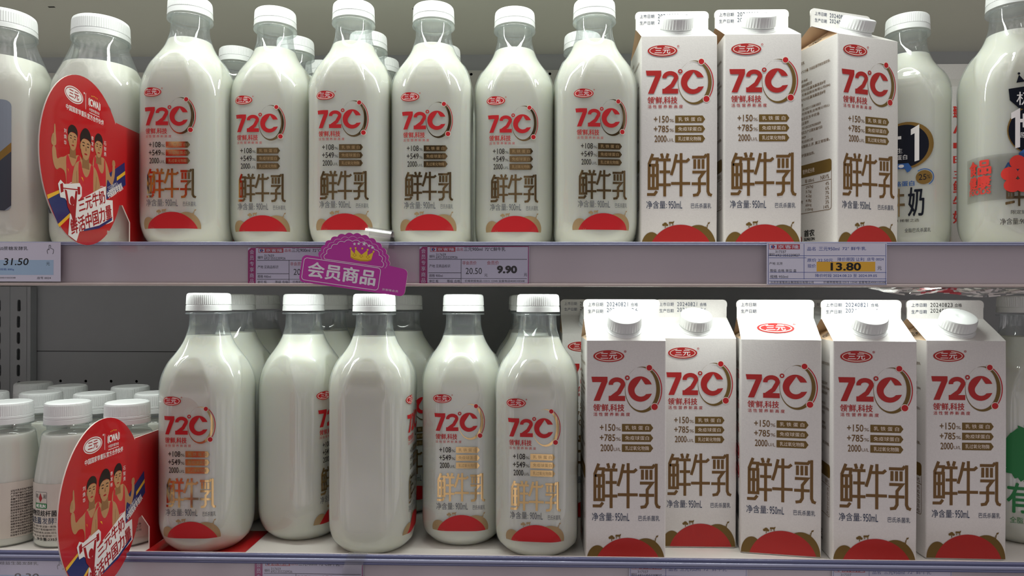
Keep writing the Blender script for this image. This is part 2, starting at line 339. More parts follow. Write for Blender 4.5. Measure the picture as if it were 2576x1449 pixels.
thread_me = lathe('neck_thread', [(206.5, 16.9), (208, 17.5), (209.5, 16.9)], 'pet', 48)
shell_me = shell_mesh('bottle_shell', ZS, 288, bead=.75); milk_me = fill_mesh('milk_fill', ZS, 197)
# arc-length mapping of the front face (centre facing -Y); u to the right, v up
def wrap(kw, zref=80):
    N = 721; tab = []; s_ = 0; last = None
    for i in range(N):
        ph = -math.pi / 2 + (i - N // 2) * math.pi / 360 / 1.2; r = sec(ph, zref, **kw); p = (r * math.cos(ph), r * math.sin(ph))
        if last: s_ += math.dist(p, last)
        tab.append((s_, ph)); last = p
    mid = tab[N // 2][0]; tab = [(a - mid, b) for a, b in tab]
    def fn(u, v, h):
        lo, hi = 0, N - 1
        while hi - lo > 1:
            md = (lo + hi) // 2
            if tab[md][0] <= u: lo = md
            else: hi = md
        t = (u - tab[lo][0]) / max(1e-9, tab[hi][0] - tab[lo][0]); ph = tab[lo][1] + t * (tab[hi][1] - tab[lo][1])
        r = sec(ph, v, **kw); r2 = sec(ph + .003, v, **kw); r1 = sec(ph - .003, v, **kw)
        tx, ty = r2 * math.cos(ph + .003) - r1 * math.cos(ph - .003), r2 * math.sin(ph + .003) - r1 * math.sin(ph - .003); L = math.hypot(tx, ty)
        return ((r * math.cos(ph) + ty / L * h) * MM, (r * math.sin(ph) - tx / L * h) * MM, v * MM)
    return fn
CUTS = [q * 2.0 for q in range(-25, 26)] + [s_ * (17.25 + .5 * q) for s_ in (-1, 1) for q in range(26)]
def bottle_art():
    a = Art(-4, 0)
    logo(a, -21, 139.8, 9.1, 4.1); seventy(a, -28.4, (-17, -5.6), 109.8, 126.2, 4.2, 118, 8.6, (-4.4, 126, 1.7))
    orbit(a, 5.9, 118.3, 11.8, 16.6, 'foil', (10.8, 133, 1.9), (14.6, 105.6, 2.1))
    a.text("领'鲜,科技", -27, 101.8, -6.7, 107.2, 'red', 2, bold=.02); a.text('活 性 营 养 新 高 度', -27, 98.6, -2.7, 101, 'red', 2)
    bars(a, ((89.5, 95), (82.2, 87.8), (75, 80.6)), -7.7, 14.3, 'foil', NAMES, (('+108', '%'), ('+549', '%'), ('2000', 'U/L')), 'tan', 'dark')
    xian(a, -25.7, 44.4, 19.4, 70.6, 'foil', 2.0)
    a.text('净含量:', -26, 36.8, -9.5, 43.2, 'grey_ink', 1); a.text('900mL', -8, 36.8, 3.4, 43, 'grey_ink', 1); a.text('巴氏杀菌乳', 8, 36.8, 19.5, 41, 'grey_ink', 1)
    hills(a, 16.8, .82, (-26, 21.4), 31.8, 'red', 'tan')
    return a
front_me = bottle_art().build('front_print', wrap(dict(bead=.75)), CUTS)
# small print on the opposite face
a = Art()
a.text('新鲜营养每一天', -16, 128, 16, 134, 'red', 0, bold=.02); a.frame(-16, 96, 16, 122, .6, 'red', 0, 2)
for i, t_ in enumerate(('产品类型: 全脂巴氏杀菌乳', '配料: 生牛乳', '贮存条件: 2-6冷藏', '保质期: 15天', '请尽快饮用完毕', '营养成分表', '能量 289kJ 3%', '蛋白质 3.6g 6%', '脂肪 4.0g 7%', '钙 110mg 14%')):
    a.text(t_, -18, 88 - i * 6.4, -18 + 3 * len(t_), 92 - i * 6.4, 'grey_ink', 0)
back_me = a.build('back_print', (lambda f: lambda u, v, h: tuple(q * s_ for q, s_ in zip(f(u, v, h), (-1, -1, 1))))(wrap(dict(bead=.75))), CUTS)

BOT = 'milk bottles with red and gold print'
def bottle(loc, rz, label, proto=[]):
    if not proto:
        t = empty('milk_bottle', loc, rz)
        obj('bottle_shell', shell_me, t); obj('milk', milk_me, t); cp = obj('cap', cap_me, t); cp['label'] = 'white ribbed screw cap'
        obj('neck_ring', ring_me, t); obj('front_print', front_me, t); obj('back_print', back_me, t)
        proto.append(t)
    else: t = dup(proto[0], loc, rz)
    return tag(t, label, 'bottle', BOT)
ZU, ZL = ZC + .047, ZC - .2315


# ------------------------------------------------------------------ the cooler: walls, ceiling, shelves, uprights
XL, XR = -1.0, 1.0
def holed_plate(name, x0, x1, z0, z1, y, holes, m, thick=.0012):
    """a sheet in the XZ plane with real holes (a list of outlines)"""
    bm = bmesh.new(); outer = [(x0, z0), (x1, z0), (x1, z1), (x0, z1)]
    loops = [outer] + holes
    for yy in (y, y + thick):
        tri = tessellate_polygon([[Vector((p[0], p[1], 0)) for p in q] for q in loops]); vs = [bm.verts.new((p[0], yy, p[1])) for q in loops for p in q]
        for t in tri: bm.faces.new([vs[i] for i in t])
    return finish(bm, name, [m], 0)
def slot(cx, cz, w_, h): return rrect(cx - w_ / 2, cz - h / 2, cx + w_ / 2, cz + h / 2, w_ * .49, 4)
wall = obj('wall_back', box_me('wall_back', 'hole', XL, XR, .430, .445, ZC - .26, ZC + .40)); struct(wall)
for nm, z0, z1, yy, m, hz in (('lower_panel', -.26, -.0795, .4005, 'wall', -.1238), ('middle_panel', -.0785, .020, .4005, 'wall', None), ('upper_panel', .045, .340, .396, 'wall_light', .3345), ('top_panel', .341, .372, .402, 'wall', None)):
    hs = [ell(-.9035 + .0388 * i, ZC + hz, .0022, .0022, 12) for i in range(48)] if hz else []
    obj(nm, holed_plate(nm, XL, XR, ZC + z0, ZC + z1, yy, hs, m), wall)['kind'] = 'structure'
ceil = obj('ceiling', box_me('ceiling', 'ceiling', XL, XR, .06, .430, ZC + .3655, ZC + .385)); struct(ceil)
bm = bmesh.new()
for x, y in ((-.145, .205), (-.145, .235), (-.145, .30), (.39, .20), (.39, .29), (-.60, .22), (-.60, .29)): box(bm, x - .004, x + .004, y - .0012, y + .0012, ZC + .3651, ZC + .3654)
obj('slits', finish(bm, 'slits', ['hole'], 0), ceil)['kind'] = 'structure'
struct(obj('wall_left', box_me('wall_left', 'wall', XL - .02, XL, -.03, .445, ZC - .28, ZC + .385)))
struct(obj('wall_right', box_me('wall_right', 'wall', XR, XR + .02, -.03, .445, ZC - .28, ZC + .385)))
struct(obj('trim_1', box_me('trim_1', 'housing', XL, XR, -.080, .06, ZC + .405, ZC + .425)))

struct(obj('trim_2', box_me('trim_2', 'housing', XL - .02, XR + .02, -.035, .445, ZC - .80, ZC - .285)))
# slotted post beside the left bay
post = empty('slotted_upright', (-.775, .385, ZC - .26))
tag(post, 'grey steel upright post with rows of slots at the far left of the lower shelf', 'upright post')
hs = [slot(x + .4 * random.choice((-1, 1)) * .001, .008 + .0242 * i, .0052, .0175) for x in (-.017, .0125) for i in range(11)]
obj('face_plate', holed_plate('face_plate', -.040, .0245, 0, .2785, 0, hs, 'upright', .0015), post)
bm = bmesh.new(); box(bm, .0245, .030, .0005, .014, 0, .2785); box(bm, -.0025, -.0005, -.0012, 0, 0, .2785); box(bm, -.040, .0245, .012, .013, 0, .2785)
obj('post_sides', finish(bm, 'post_sides', ['upright'], 0), post)

def make_shelf(z, label, lower):
    """z = height of the lip; deck, clear price rail and its beads belong to one shelf"""
    top = (.0495 if not lower else -.2178); dk = ZL if lower else ZU
    t = empty('shelf', (0, 0, ZC + top)); tag(t, label, 'shelf')
    d = dk - (ZC + top)
    obj('deck', box_me('deck', 'deck', XL, XR, -.046, .395, d - .0085, d - .0002), t)
    r = []
    P = lambda name, pts, m: obj(name, extrude_profile(name, [(y * MM, zz * MM) for y, zz in pts], XL, XR, m), t)
    P('rail_back', [(-46.5, 0), (-46.5, -38)] [::-1] + [(-47.6, 0)] + [(-47.6 - .25 * (i % 2), -1.2 * i - .6) for i in range(30)] + [(-47.6, -38)], 'rail_grey')
    bead = []
    for cy, cz, rr in (((-49.0, -1.5, 1.6), (-50.6, -4.4, 1.7), (-51.4, -6.8, 1.0)) if lower else ((-49.0, -1.0, 1.1), (-50.4, -2.6, .8))):
        bead.append([(cy + rr * math.cos(R(q)), cz + rr * math.sin(R(q))) for q in range(0, 360, 20)])
    for i, b in enumerate(bead): P('top_bead', b, 'bead_dark' if (i % 2 == 0 and lower) else 'bead')
    P('clear_cover', [(-51.6, -3.5), (-52.2, -34.5), (-52.0, -34.5), (-51.4, -3.5)], 'cover')
    P('bottom_lip', [(-52.6, -35.6), (-53.2, -36.0), (-53.2, -37.4), (-52.2, -38.0), (-47, -38.0), (-47, -37.2), (-51.6, -37.0), (-51.6, -35.6)], 'lip')
    if not lower: obj('light_housing', box_me('light_housing', 'housing', XL, XR, -.006, .014, -.0125, -.0105), t)
    return t
make_shelf(0, 'upper white shelf with a clear price rail along its front edge', False)
make_shelf(1, 'lower white shelf with a blue tinted price rail, bottom edge of the photo', True)

# ------------------------------------------------------------------ bottles: placing
for x, y, rz, lb in (
    (-.3250, .0167, 0, 'milk bottle on the upper shelf, standing right beside the red athlete sign'),
    (-.2529, .0436, 0, 'second gold print milk bottle from the red sign on the upper shelf'),
    (-.1715, .0297, 0, 'third gold print milk bottle from the red sign, directly above the purple sign'),
    (-.0948, .0358, 0, 'fourth gold print milk bottle from the red sign on the upper shelf'),
    (-.0163, .0498, 0, 'shortest looking gold print milk bottle in the upper front row, second left of the cartons'),
    (.0603, .0288, 6, 'milk bottle on the upper shelf touching the leftmost upper carton'),
    (-.3350, .1490, 10, 'rear milk bottle on the upper shelf, cap seen between first and second front bottles'),
    (-.2585, .1200, 0, 'rear milk bottle on the upper shelf, cap seen just right of the second front bottle'),
    (-.2518, .1980, 0, 'rearmost milk bottle on the upper shelf, low cap left of the third front bottle'),
    (-.1752, .1075, 0, 'rear milk bottle on the upper shelf, taller cap right of the third front bottle'),
    (-.1770, .1870, 0, 'rear milk bottle on the upper shelf, lower cap left of the fourth front bottle'),
    (-.1000, .1490, 0, 'rear milk bottle on the upper shelf, sliver of cap right of the fourth front bottle'),
    (.0553, .1130, 0, 'rear milk bottle on the upper shelf, cap seen left of the bottle beside the cartons')):
    bottle((x, y, ZU), R(rz), lb)
for x, y, rz, lb in (
    (-.3052, .0142, 0, 'leftmost milk bottle on the lower shelf, beside the red athlete sign, gold print facing out'),
    (-.2268, .0522, 70, 'lower shelf milk bottle, blank side out, print turned to its right edge, set back'),
    (-.1480, .0174, 90, 'lower shelf milk bottle under the purple sign, blank side facing out'),
    (-.0658, .0435, 1, 'lower shelf milk bottle with bright gold characters, set back, second left of the cartons'),
    (.0072, .0164, -5, 'lower shelf milk bottle next to the leftmost front carton'),
    (-.3124, .0925, 0, 'second milk bottle in the file behind the leftmost lower shelf bottle'),
    (-.3145, .1725, 0, 'third milk bottle in the file behind the leftmost lower shelf bottle'),
    (-.2238, .1345, 0, 'milk bottle behind the blank set back bottle on the lower shelf'),
    (-.1412, .1395, 28, 'dim milk bottle behind the blank bottle under the purple sign'),
    (-.0011, .1010, 0, 'dim milk bottle directly behind the lower shelf bottle next to the cartons'),
    (-.0054, .1811, 0, 'third milk bottle deep behind the lower shelf bottle next to the cartons'),
    (-.2250, .2135, 0, 'third milk bottle deep behind the blank set back lower shelf bottle')):
    bottle((x, y, ZL + (.0004 if x < -.3 and y < .05 else 0)), R(rz), lb)

# ------------------------------------------------------------------ cartons
CW, CF, CT = 34.85, 196.0, 215.0
def carton_body():
    bm = bmesh.new(); w_ = CW
    def sect(z, ins, r):
        return [(x * MM, y * MM, z * MM) for x, y in rrect(-w_ + ins, -w_ + ins, w_ - ins, w_ - ins, r, 4)]
    rings(bm, [sect(0, .8, 1.6), sect(1.0, 0, 1.6), sect(60, -.25, 1.6), sect(120, -.3, 1.6), sect(192, 0, 1.4), sect(CF, .25, .6)], True, True, False)
    f = w_ - .25; V = lambda x, y, z: bm.verts.new((x * MM, y * MM, z * MM))
    for s_ in (-1, 1):
        FL, FR, TL, TR = V(-f, s_ * f, CF), V(f, s_ * f, CF), V(-w_, s_ * .8, CT), V(w_, s_ * .8, CT)
        ML, MR = V(-w_ + .1, s_ * f * .5, CF + 9.9), V(w_ - .1, s_ * f * .5, CF + 9.9)
        bm.faces.new((FL, FR, MR, ML)); bm.faces.new((ML, MR, TR, TL))
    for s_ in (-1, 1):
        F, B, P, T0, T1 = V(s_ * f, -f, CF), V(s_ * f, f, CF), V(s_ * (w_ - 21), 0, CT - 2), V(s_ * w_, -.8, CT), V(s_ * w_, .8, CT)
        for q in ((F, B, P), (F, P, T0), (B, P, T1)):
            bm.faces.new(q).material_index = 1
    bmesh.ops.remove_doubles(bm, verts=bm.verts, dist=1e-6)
    return finish(bm, 'carton_body', ['carton', 'gusset_bounce_tan'], 35)
def fin_mesh():
    bm = bmesh.new(); o = [(-CW, CT - .5), (CW, CT - .5)] + [(x, z) for x, z in [(CW, CT + 10), (CW + .5, CT + 11)] + ell(CW - 4, 228.5, 4.5, 4, 7, 0, 90) + ell(-CW + 4, 228.5, 4.5, 4, 7, 90, 180) + [(-CW - .5, CT + 11), (-CW, CT + 10)]]
    rings(bm, [[(x * MM, y * MM, z * MM) for x, z in o] for y in (-.8, .8)], True, True, True); return finish(bm, 'top_fin', ['carton'], 30)
body_me, fin_me = carton_body(), fin_mesh()
ROOF = Matrix.Translation((0, -17.6 * MM, 205.9 * MM)) @ Matrix.Rotation(R(29.2), 4, 'X')
scap_me = lathe('screw_cap', [(4.2, 15.7), (12.6, 15.2), (13.6, 14.5), (14.1, 13.2), (14.3, 6), (14.2, 2.2), (13.8, 1.6), (13.8, .2)], 'cap_white', 72, True, True, (4.0, 13.0, 0, .55)); scap_me.transform(ROOF)
sbase_me = lathe('spout_base', [(-.5, 16.5), (.5, 16.3), (1.0, 15.2), (2.6, 15.0), (2.8, 14.0), (3.2, 14.0), (3.4, 14.8), (4.1, 14.8)], 'cap_white', 64, True, True); sbase_me.transform(ROOF)
def carton_art(with_logo=True):
    a = Art()
    if with_logo: logo(a, -15.4, 182.4, 13.6, 5.2, fill='orange_red')
    seventy(a, -30.6, (-15.4, -1), 143, 164.2, 12.3, 153.6, 10.8, (.9, 163.4, 2.1), 'orange_red')
    orbit(a, 14.2, 153.1, 15.4, 20.2, 'olive', (20.1, 172.3, 2.5), (24.8, 138, 2.8))
    a.text("领'鲜,科技", -29, 133.6, -1.7, 140.2, 'orange_red', 2, bold=.02); a.text('活 性 营 养 新 高 度', -28.7, 129.6, 3.3, 132.8, 'orange_red', 2, bold=.01)
    bars(a, ((116.1, 122.8), (107.2, 113.8), (98.2, 104.9)), -3.7, 23.7, 'olive', NAMES, (('+150', '%'), ('+785', '%'), ('2000', 'U/L')), 'cream', 'brown')
    xian(a, -29.5, 48.6, 30, 88, 'brown', 2.6)
    a.text('净含量:', -29.8, 37.4, -11, 44.6, 'navy', 1); a.text('950mL', -9.5, 37.4, 3, 44.3, 'navy', 1); a.text('巴氏杀菌乳', 11, 37.6, 29.5, 42.3, 'navy', 1)
    hills(a, 1.2, 1.0, (-27, 30.5), 22.6, 'orange_red', 'olive')
    return a
FR_FN = lambda u, v, h: (u * MM, -(CW + .32 + h) * MM, v * MM)
cprint_me = carton_art().build('front_print', FR_FN); cprint2_me = carton_art(False).build('front_print', FR_FN)
def roof_fn(u, v, h):
    p = Matrix.Rotation(R(29.2), 4, 'X') @ Vector((u * MM, v * MM, h * MM)); return tuple(p + Vector((0, -17.6 * MM, 205.9 * MM)))
a = Art(); logo(a, -2, 0, 16.5, 8.8, fill='orange_red'); roof_logo_me = a.build('roof_logo', roof_fn, None, .25)
SIDE_FN = lambda u, v, h: (-(CW + .32 + h) * MM, -u * MM, v * MM)
a = Art()
for z, x0, x1, t_ in ((181.5, -30, -8, '全脂巴氏杀菌乳'), (176, -30, -14, '配料: 生牛乳'), (173, -26, 26, '贮存条件:2-6℃冷藏, 开启后请尽快饮用完毕。'), (164, -28, -4, '产品标准号: GB19645'), (159.5, -28, 2, '委托方: 三元食品股份有限公司'), (155, -28, 20, '地址: 北京市大兴区瀛海瀛昌街8号'), (150.5, -28, 26, '生产商: 三元食品股份有限公司(B6)'), (146, -28, 20, '地址: 北京市大兴区瀛海瀛昌街8号'), (141, -28, -10, '产地: 北京市'),
    (136.5, -28, 14, '许可证编号: SC10511150810031'), (132, -28, 25, '生产商: 三元双宝乳业有限公司(L)'), (127.5, -28, 12, '连云港市连云区东辛农场'), (123, -28, -2, '产地: 江苏连云港市'), (118.5, -28, 14, '许可证编号: SC10532070300509'), (114, -28, 16, '受委托生产商见生产日期末端代码'), (109.5, -28, -6, '热线 400 600 0429'), (105, -28, 4, '生产日期(批号)见封口处'), (100.5, -28, 26, '存放时若有脂肪上浮, 属正常现象。'), (92, -28, 6, '请勿用微波炉直接加热。')):
    a.text(t_, x0, z, x1, z + 3.0, 'brown', 0, bold=.01)
a.frame(-30, 37, 28, 84, .5, 'brown', 0, 3); a.poly(rrect(-29.8, 72, 27.8, 83.8, 3), 'olive', 1); a.rect(-30, 64.6, 28, 65.1, 'brown', 0)
a.text('营养成分表', -10, 75, 6, 79.5, 'cream', 2); a.text('项目', -27, 66, -20, 70, 'brown'); a.text('每100mL', -7, 66, 6, 70, 'brown'); a.text('NRV%', 14, 66, 25, 70, 'brown')
for i, (n_, q, v_) in enumerate((('能量', '297kJ', '4%'), ('蛋白质', '3.5g', '6%'), ('脂肪', '4.2g', '7%'), ('碳水化合物', '4.8g', '2%'), ('钠', '60mg', '3%'), ('钙', '110mg', '14%'))):
    z = 60 - i * 4.3; a.text(n_, -27, z, -27 + 3.4 * len(n_), z + 3.2, 'brown'); a.text(q, -6, z, -6 + 2.0 * len(q), z + 3.2, 'brown'); a.text(v_, 25 - 2.3 * len(v_), z, 25, z + 3.2, 'brown')
for cx, cz in ((-17, 17), (-19.8, 12.5), (-14.2, 12.5)): a.ring(cx, cz, 3.2, 3.6, 1.1, 'dark_red', 0, 24)
a.text('首农', -8, 14.5, 6, 21, 'black', 0, bold=.03); a.text('SUNLON', -8, 10.6, 6, 13.4, 'black', 0, bold=.05)
side_me = a.build('side_print', SIDE_FN)
a = Art()
for i, z in enumerate((168, 140, 118)): a.text('鲜活营养', -14, z, 22, z + 7, 'brown', 0); a.rect(-14, z - 2.4, 24, z - 1.8, 'red'); a.text('活性蛋白', 10, z - 9, 26, z - 4, 'red')
for z in (66, 84): a.poly(rrect(-4, z, 28, z + 14, 6), 'red'); a.poly(rrect(-3, z + 1, 27, z + 13, 5), 'white_ink', 1); a.poly(rrect(-2, z + 2, 26, z + 12, 4), 'red', 2); a.text('乳铁蛋白', 2, z + 5, 22, z + 9.5, 'white_ink', 3)
for i in range(26): a.rect(-6 + i * 1.2, 28, -5.4 + i * 1.2 + (.4 if i % 3 == 0 else 0), 50, 'black')
side2_me = a.build('side_print', SIDE_FN)
def gus_fn(u, v, h):   # on the left gusset: u towards the front, v up the slope
    b = Vector((21, 0, CT - 2 - CF)).normalized(); n_ = Vector((-b.z, 0, b.x))
    p = Vector((-CW + .25, 0, CF)) + b * v + n_ * h; return (p.x * MM, -u * MM, p.z * MM)
a = Art(); a.text('包装来自', -9, 11.5, 9, 15.5, 'black', 0, bold=.02); a.ring(0, 6.2, 8, 4.0, .8, 'black'); a.text('SIG', -4.8, 4.2, 4.8, 8.4, 'black', 0, bold=.06, shear=.2)
gus_me = a.build('gusset_print', gus_fn)
def date_art(up, made, dig=True, ink='navy'):
    a = Art(); a.text('上市日期', -31, 226, -17, 229.6, 'navy'); a.text('生产日期', -31, 219.6, -17, 223.2, 'navy')
    if dig:
        for t_, z, tail in ((up, 226, '合格'), (made, 220.6, 'B6')):
            for i, ch in enumerate(t_): a.text(ch, -13.6 + i * 2.62 + (.8 if ch == '1' else 0), z, -11.6 + i * 2.62 - (.8 if ch == '1' else 0), z + 3.9, ink, 0)
            if tail == '合格': a.text(tail, 8.6, z, 15.2, z + 3.5, ink)
            else: a.text('B', 9.6, z, 11.6, z + 3.7, ink); a.text('6', 12.8, z, 14.8, z + 3.7, ink)
    return a.build('date_print', lambda u, v, h: (u * MM, -(.85 + h) * MM, v * MM))
D21, D23, D22, D0 = date_art('20240821', '20240820'), date_art('20240823', '20240822', ink='black'), date_art('20240822', '20240821'), date_art('', '', False)
CART = 'white milk cartons with gold print'
def carton(x, yf, z, rz, label, dates, back=False, fx=None):
    """x, yf = centre of the front face"""
    th = R(rz); loc = (x - math.sin(th) * CW * MM, yf + math.cos(th) * CW * MM, z)
    t = empty('milk_carton', loc, th)
    obj('carton_body', body_me, t); obj('top_fin', fin_me, t); obj('date_print', dates, t); obj('gusset_print', gus_me, t)
    if back:
        obj('front_print', cprint2_me, t); obj('roof_logo', roof_logo_me, t); obj('side_print', side2_me, t)
    else:
        cp = obj('screw_cap', scap_me, t); obj('spout_base', sbase_me, t); obj('front_print', cprint_me, t); obj('side_print', side_me, t)
    return tag(t, label, 'milk carton', CART)
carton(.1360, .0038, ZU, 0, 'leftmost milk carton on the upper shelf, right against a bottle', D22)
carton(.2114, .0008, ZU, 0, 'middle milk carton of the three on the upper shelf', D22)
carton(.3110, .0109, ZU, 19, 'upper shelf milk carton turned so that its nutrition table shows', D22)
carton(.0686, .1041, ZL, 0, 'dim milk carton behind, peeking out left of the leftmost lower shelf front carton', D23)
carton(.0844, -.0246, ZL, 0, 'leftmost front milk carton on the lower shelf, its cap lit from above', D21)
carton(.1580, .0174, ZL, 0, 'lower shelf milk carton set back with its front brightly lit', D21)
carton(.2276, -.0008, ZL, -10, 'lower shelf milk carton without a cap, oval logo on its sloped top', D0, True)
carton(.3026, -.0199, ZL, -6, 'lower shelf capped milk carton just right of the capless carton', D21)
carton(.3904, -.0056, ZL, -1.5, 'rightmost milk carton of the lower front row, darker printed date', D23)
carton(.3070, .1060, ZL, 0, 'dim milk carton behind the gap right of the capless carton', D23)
carton(.3867, .1080, ZL, 0, 'dim milk carton behind the gap left of the rightmost lower carton', D23)

# carton of another kind squeezed between the two bottles at the upper right
t = empty('milk_carton', (.5105, .198, ZU)); tag(t, 'white carton with red print seen in the thin gap between two upper right bottles', 'milk carton')
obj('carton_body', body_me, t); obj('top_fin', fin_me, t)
a = Art()
for i, (t_, h) in enumerate((('臻享', 14), ('A', 14), ('一', 6), ('日', 8), ('三', 8), ('鲜', 16), ('牛', 16), ('奶', 16))): a.text(t_, -33, 160 - i * 17, -19, 160 - i * 17 + min(h, 14), 'tape_red', 0, bold=.03)
a.rect(-34, 4, 34, 20, 'tape_red'); obj('front_print', a.build('front_print', FR_FN), t)

# ------------------------------------------------------------------ bottles of other kinds, same bottle body
def plain_bottle(loc, rz, label, art, cuts=CUTS, rng=None):
    t = empty('milk_bottle', loc, rz); obj('bottle_shell', shell_me, t); obj('milk', milk_me, t); obj('cap', cap_me, t); obj('neck_ring', ring_me, t)
    obj('front_print', art.build('front_print', wrap(dict(bead=.75)), cuts), t); return tag(t, label, 'bottle')
def plusone(a, dx=0):
    a.poly([(dx + q[0], q[1]) for q in ell(0, 102, 23, 22.5, 40)], 'label_gold', 0); a.poly([(dx + q[0], q[1]) for q in ell(-1.5, 101.5, 20.5, 20.5, 40)], 'oval_black', 1)
    one = lambda x, w_: [(x, 120), (x + w_, 124), (x + w_, 90), (x + w_ * .45, 89), (x + w_ * .45, 116), (x, 114.5)]
    a.poly([(dx + x, z - 3) for x, z in one(4, 7)], 'white_ink', 2); a.poly([(dx + x, z - 3) for x, z in one(-20, 7)], 'white_ink', 2)
    a.rect(dx - 11, 104, dx - 8, 116, 'white_ink', 2); a.rect(dx - 15, 108.5, dx - 4, 111.5, 'white_ink', 2)
    a.text('原生', dx - 13, 95, dx - 3, 100, 'white_ink', 2); a.text('蛋白', dx - 8, 88.5, dx + 1, 93.5, 'white_ink', 2)
    a.poly([(dx - 14, 76), (dx - 14, 82), (dx - 10, 85), (dx + 2, 85), (dx + 5, 80), (dx + 3, 77), (dx + 1, 76), (dx - 1, 80), (dx - 9, 80), (dx - 10, 76)], 'blue', 3)
    a.poly(ell(dx - 4, 82.5, 2.4, 1.6, 14), 'white_ink', 4)
a = Art(); plusone(a)
a.text('A2β酪蛋白', -20, 62.5, 7, 68, 'blue', 0, bold=.02); a.ellipse(15, 70.5, 6.8, 6.6, 'label_gold', 0); a.ring(15, 70.5, 8.4, 8.2, .8, 'blue', 0, 30, -60, 130); a.text('25', 10.6, 68, 17, 73.5, 'oval_black', 1); a.text('%', 17.4, 69, 20, 72.6, 'oval_black', 1)
xs = Art(); a.text('鲜牛', -22, 34, -1, 61, 'foil', 0, bold=.006); a.text('奶', 2, 34, 15, 61.5, 'oval_black', 0, bold=.012)
a.text('限定奶源 稀奢之选', -22, 28.6, 11, 31.6, 'dark'); a.text('全脂巴氏杀菌乳', -1, 18.6, 21, 22.6, 'oval_black')
plain_bottle((.3775, .0705, ZU), R(-29), 'milk bottle with a dark round badge, right of the turned upper carton', a)

a = Art(); plusone(a, 2)
a.poly([(-20, 138), (0, 140.5), (20, 138), (19, 128), (12, 121), (0, 117), (-12, 121), (-19, 128)], 'oval_black', 0)
a.text('极致', -14, 123.5, 14, 135, 'white_ink', 1)
a.poly([(-14, 143), (-12, 150), (-8, 145), (-4, 152), (0, 145.5), (4, 152), (8, 145), (12, 150), (14, 143), (0, 144.5)], 'oval_black', 0)
for x, z in ((-12, 151), (-4, 153), (4, 153), (12, 151)): a.ellipse(x, z, 1.1, 1.1, 'oval_black', 0, 12)
a.text('A2', -24, 66, -10, 74, 'blue', 0, bold=.03); a.text('β酪蛋白', -8, 66, 18, 72, 'blue', 0)
a.text('鲜牛奶', -22, 36, 22, 62, 'foil', 0, bold=.012); a.text('限定奶源 稀奢之选', -18, 29, 18, 32.5, 'dark')
a.text('净含量:900mL', -26, 20, 2, 25.5, 'dark'); a.text('全脂巴氏杀菌乳', 4, 20, 24, 24.5, 'dark')
t = plain_bottle((.4408, .0118, ZU), R(-8), 'milk bottle at the far right of the upper shelf with red printed tape around it', a)
a = Art()
a.rect(-62, 42, 40, 82, 'film', 0); tape = a.build('tape', wrap(dict(bead=.75)), [q * 2. for q in range(-40, 40)], .5)
obj('sealing_tape', tape, t)['label'] = 'clear tape band'
a = Art()
a.text('食品', -56, 66, -33, 79, 'tape_red', 0, bold=.05); a.text('健康', -56, 54, -33, 65, 'tape_red', 0, bold=.06); a.text('FOODS', -56, 48.5, -33, 53.5, 'tape_red', 0, bold=.05)
for cx, cz in ((-13, 74), (-19, 64), (-7, 64), (-17, 54), (-9, 54)): a.ellipse(cx, cz, 6.3, 6, 'tape_red', 0)
for cx, cz in ((12, 70), (18, 62), (24, 70)): a.ellipse(cx, cz, 6, 6, 'tape_red', 0)
obj('tape_print', a.build('tape_print', wrap(dict(bead=.75)), [q * 2. for q in range(-40, 40)], .65), t)

a = Art()
a.poly([(-24 + 5 * random.uniform(-1, 1) * (i % 2) + 30 * (1 - math.cos(R(i * 9))) * 0 + 18 * math.cos(R(i * 9)) + 14, 88 + 24 * math.sin(R(i * 9)) * (1 + .12 * (i % 2))) for i in range(40)], 'green', 0)
a.text('农', -8, 76, 10, 98, 'white_ink', 1, bold=.03); a.text('有机', -24, 32, 16, 60, 'green', 0, bold=.02); a.text('全脂灭菌鲜牛乳', -22, 22, 16, 28, 'green', 0)
plain_bottle((.4845, .0629, ZL), R(-14), 'milk bottle with green brush print at the far right of the lower shelf', a)

# ------------------------------------------------------------------ wide-mouthed yogurt bottles, upper left
JP = [(0, 30), (.5, 33), (2, 36), (6, 39.5), (14, 41.6), (24, 42), (60, 42), (120, 42), (140, 41.8), (152, 40.5), (162, 36.5), (172, 31.8), (182, 27.6), (190, 24.6), (194, 23.6), (202, 23.4)]
JK = dict(prof=JP, sq=138, full=188, panel=[(0, 40.2), (130, 40.2), (140, 39.6), (150, 38.2), (158, 36), (166, 34), (240, 34)])
JZ = [0, .5, 2, 4, 7, 11, 16, 24, 40, 70, 100, 125, 134, 138, 142, 146, 150, 154, 158, 162, 166, 170, 174, 178, 182, 186, 190, 194, 198, 201]
jshell, jfill = shell_mesh('jug_shell', JZ, 288, bead=.8, **JK), fill_mesh('yogurt_fill', JZ, 172, m='yogurt', **JK)
jcap = lathe('wide_cap', [(199, 25.2), (203, 25.0), (203.4, 24.4), (204, 24.4), (204.3, 24.9), (213.5, 24.5), (216, 23.8), (217, 22.4), (217.3, 20)], 'cap_white', 160, True, True, (204.2, 216, 0, .30), 12)
jring = lathe('wide_ring', torus_prof(25.4, 197, .8, 3), 'pet', 64)
a = Art(); a.poly(rrect(-33, 31, 33, 129, 5), 'label_grey', 0)
a.poly([(-33, 36), (-33, 60), (-10, 62), (14, 70), (33, 92), (33, 36), (28, 31), (-28, 31)], 'label_gold', 1); a.poly([(-33, 36), (-33, 55), (-8, 57), (16, 65), (33, 84), (33, 36), (28, 31), (-28, 31)], 'label_dark', 2)
a.text('0蔗糖', -24, 98, 6, 112, 'label_dark', 3, bold=.02); a.text('发酵乳', -24, 80, 10, 94, 'label_dark', 3); a.text('净含量:880克', -22, 36, 8, 42, 'white_ink', 3)
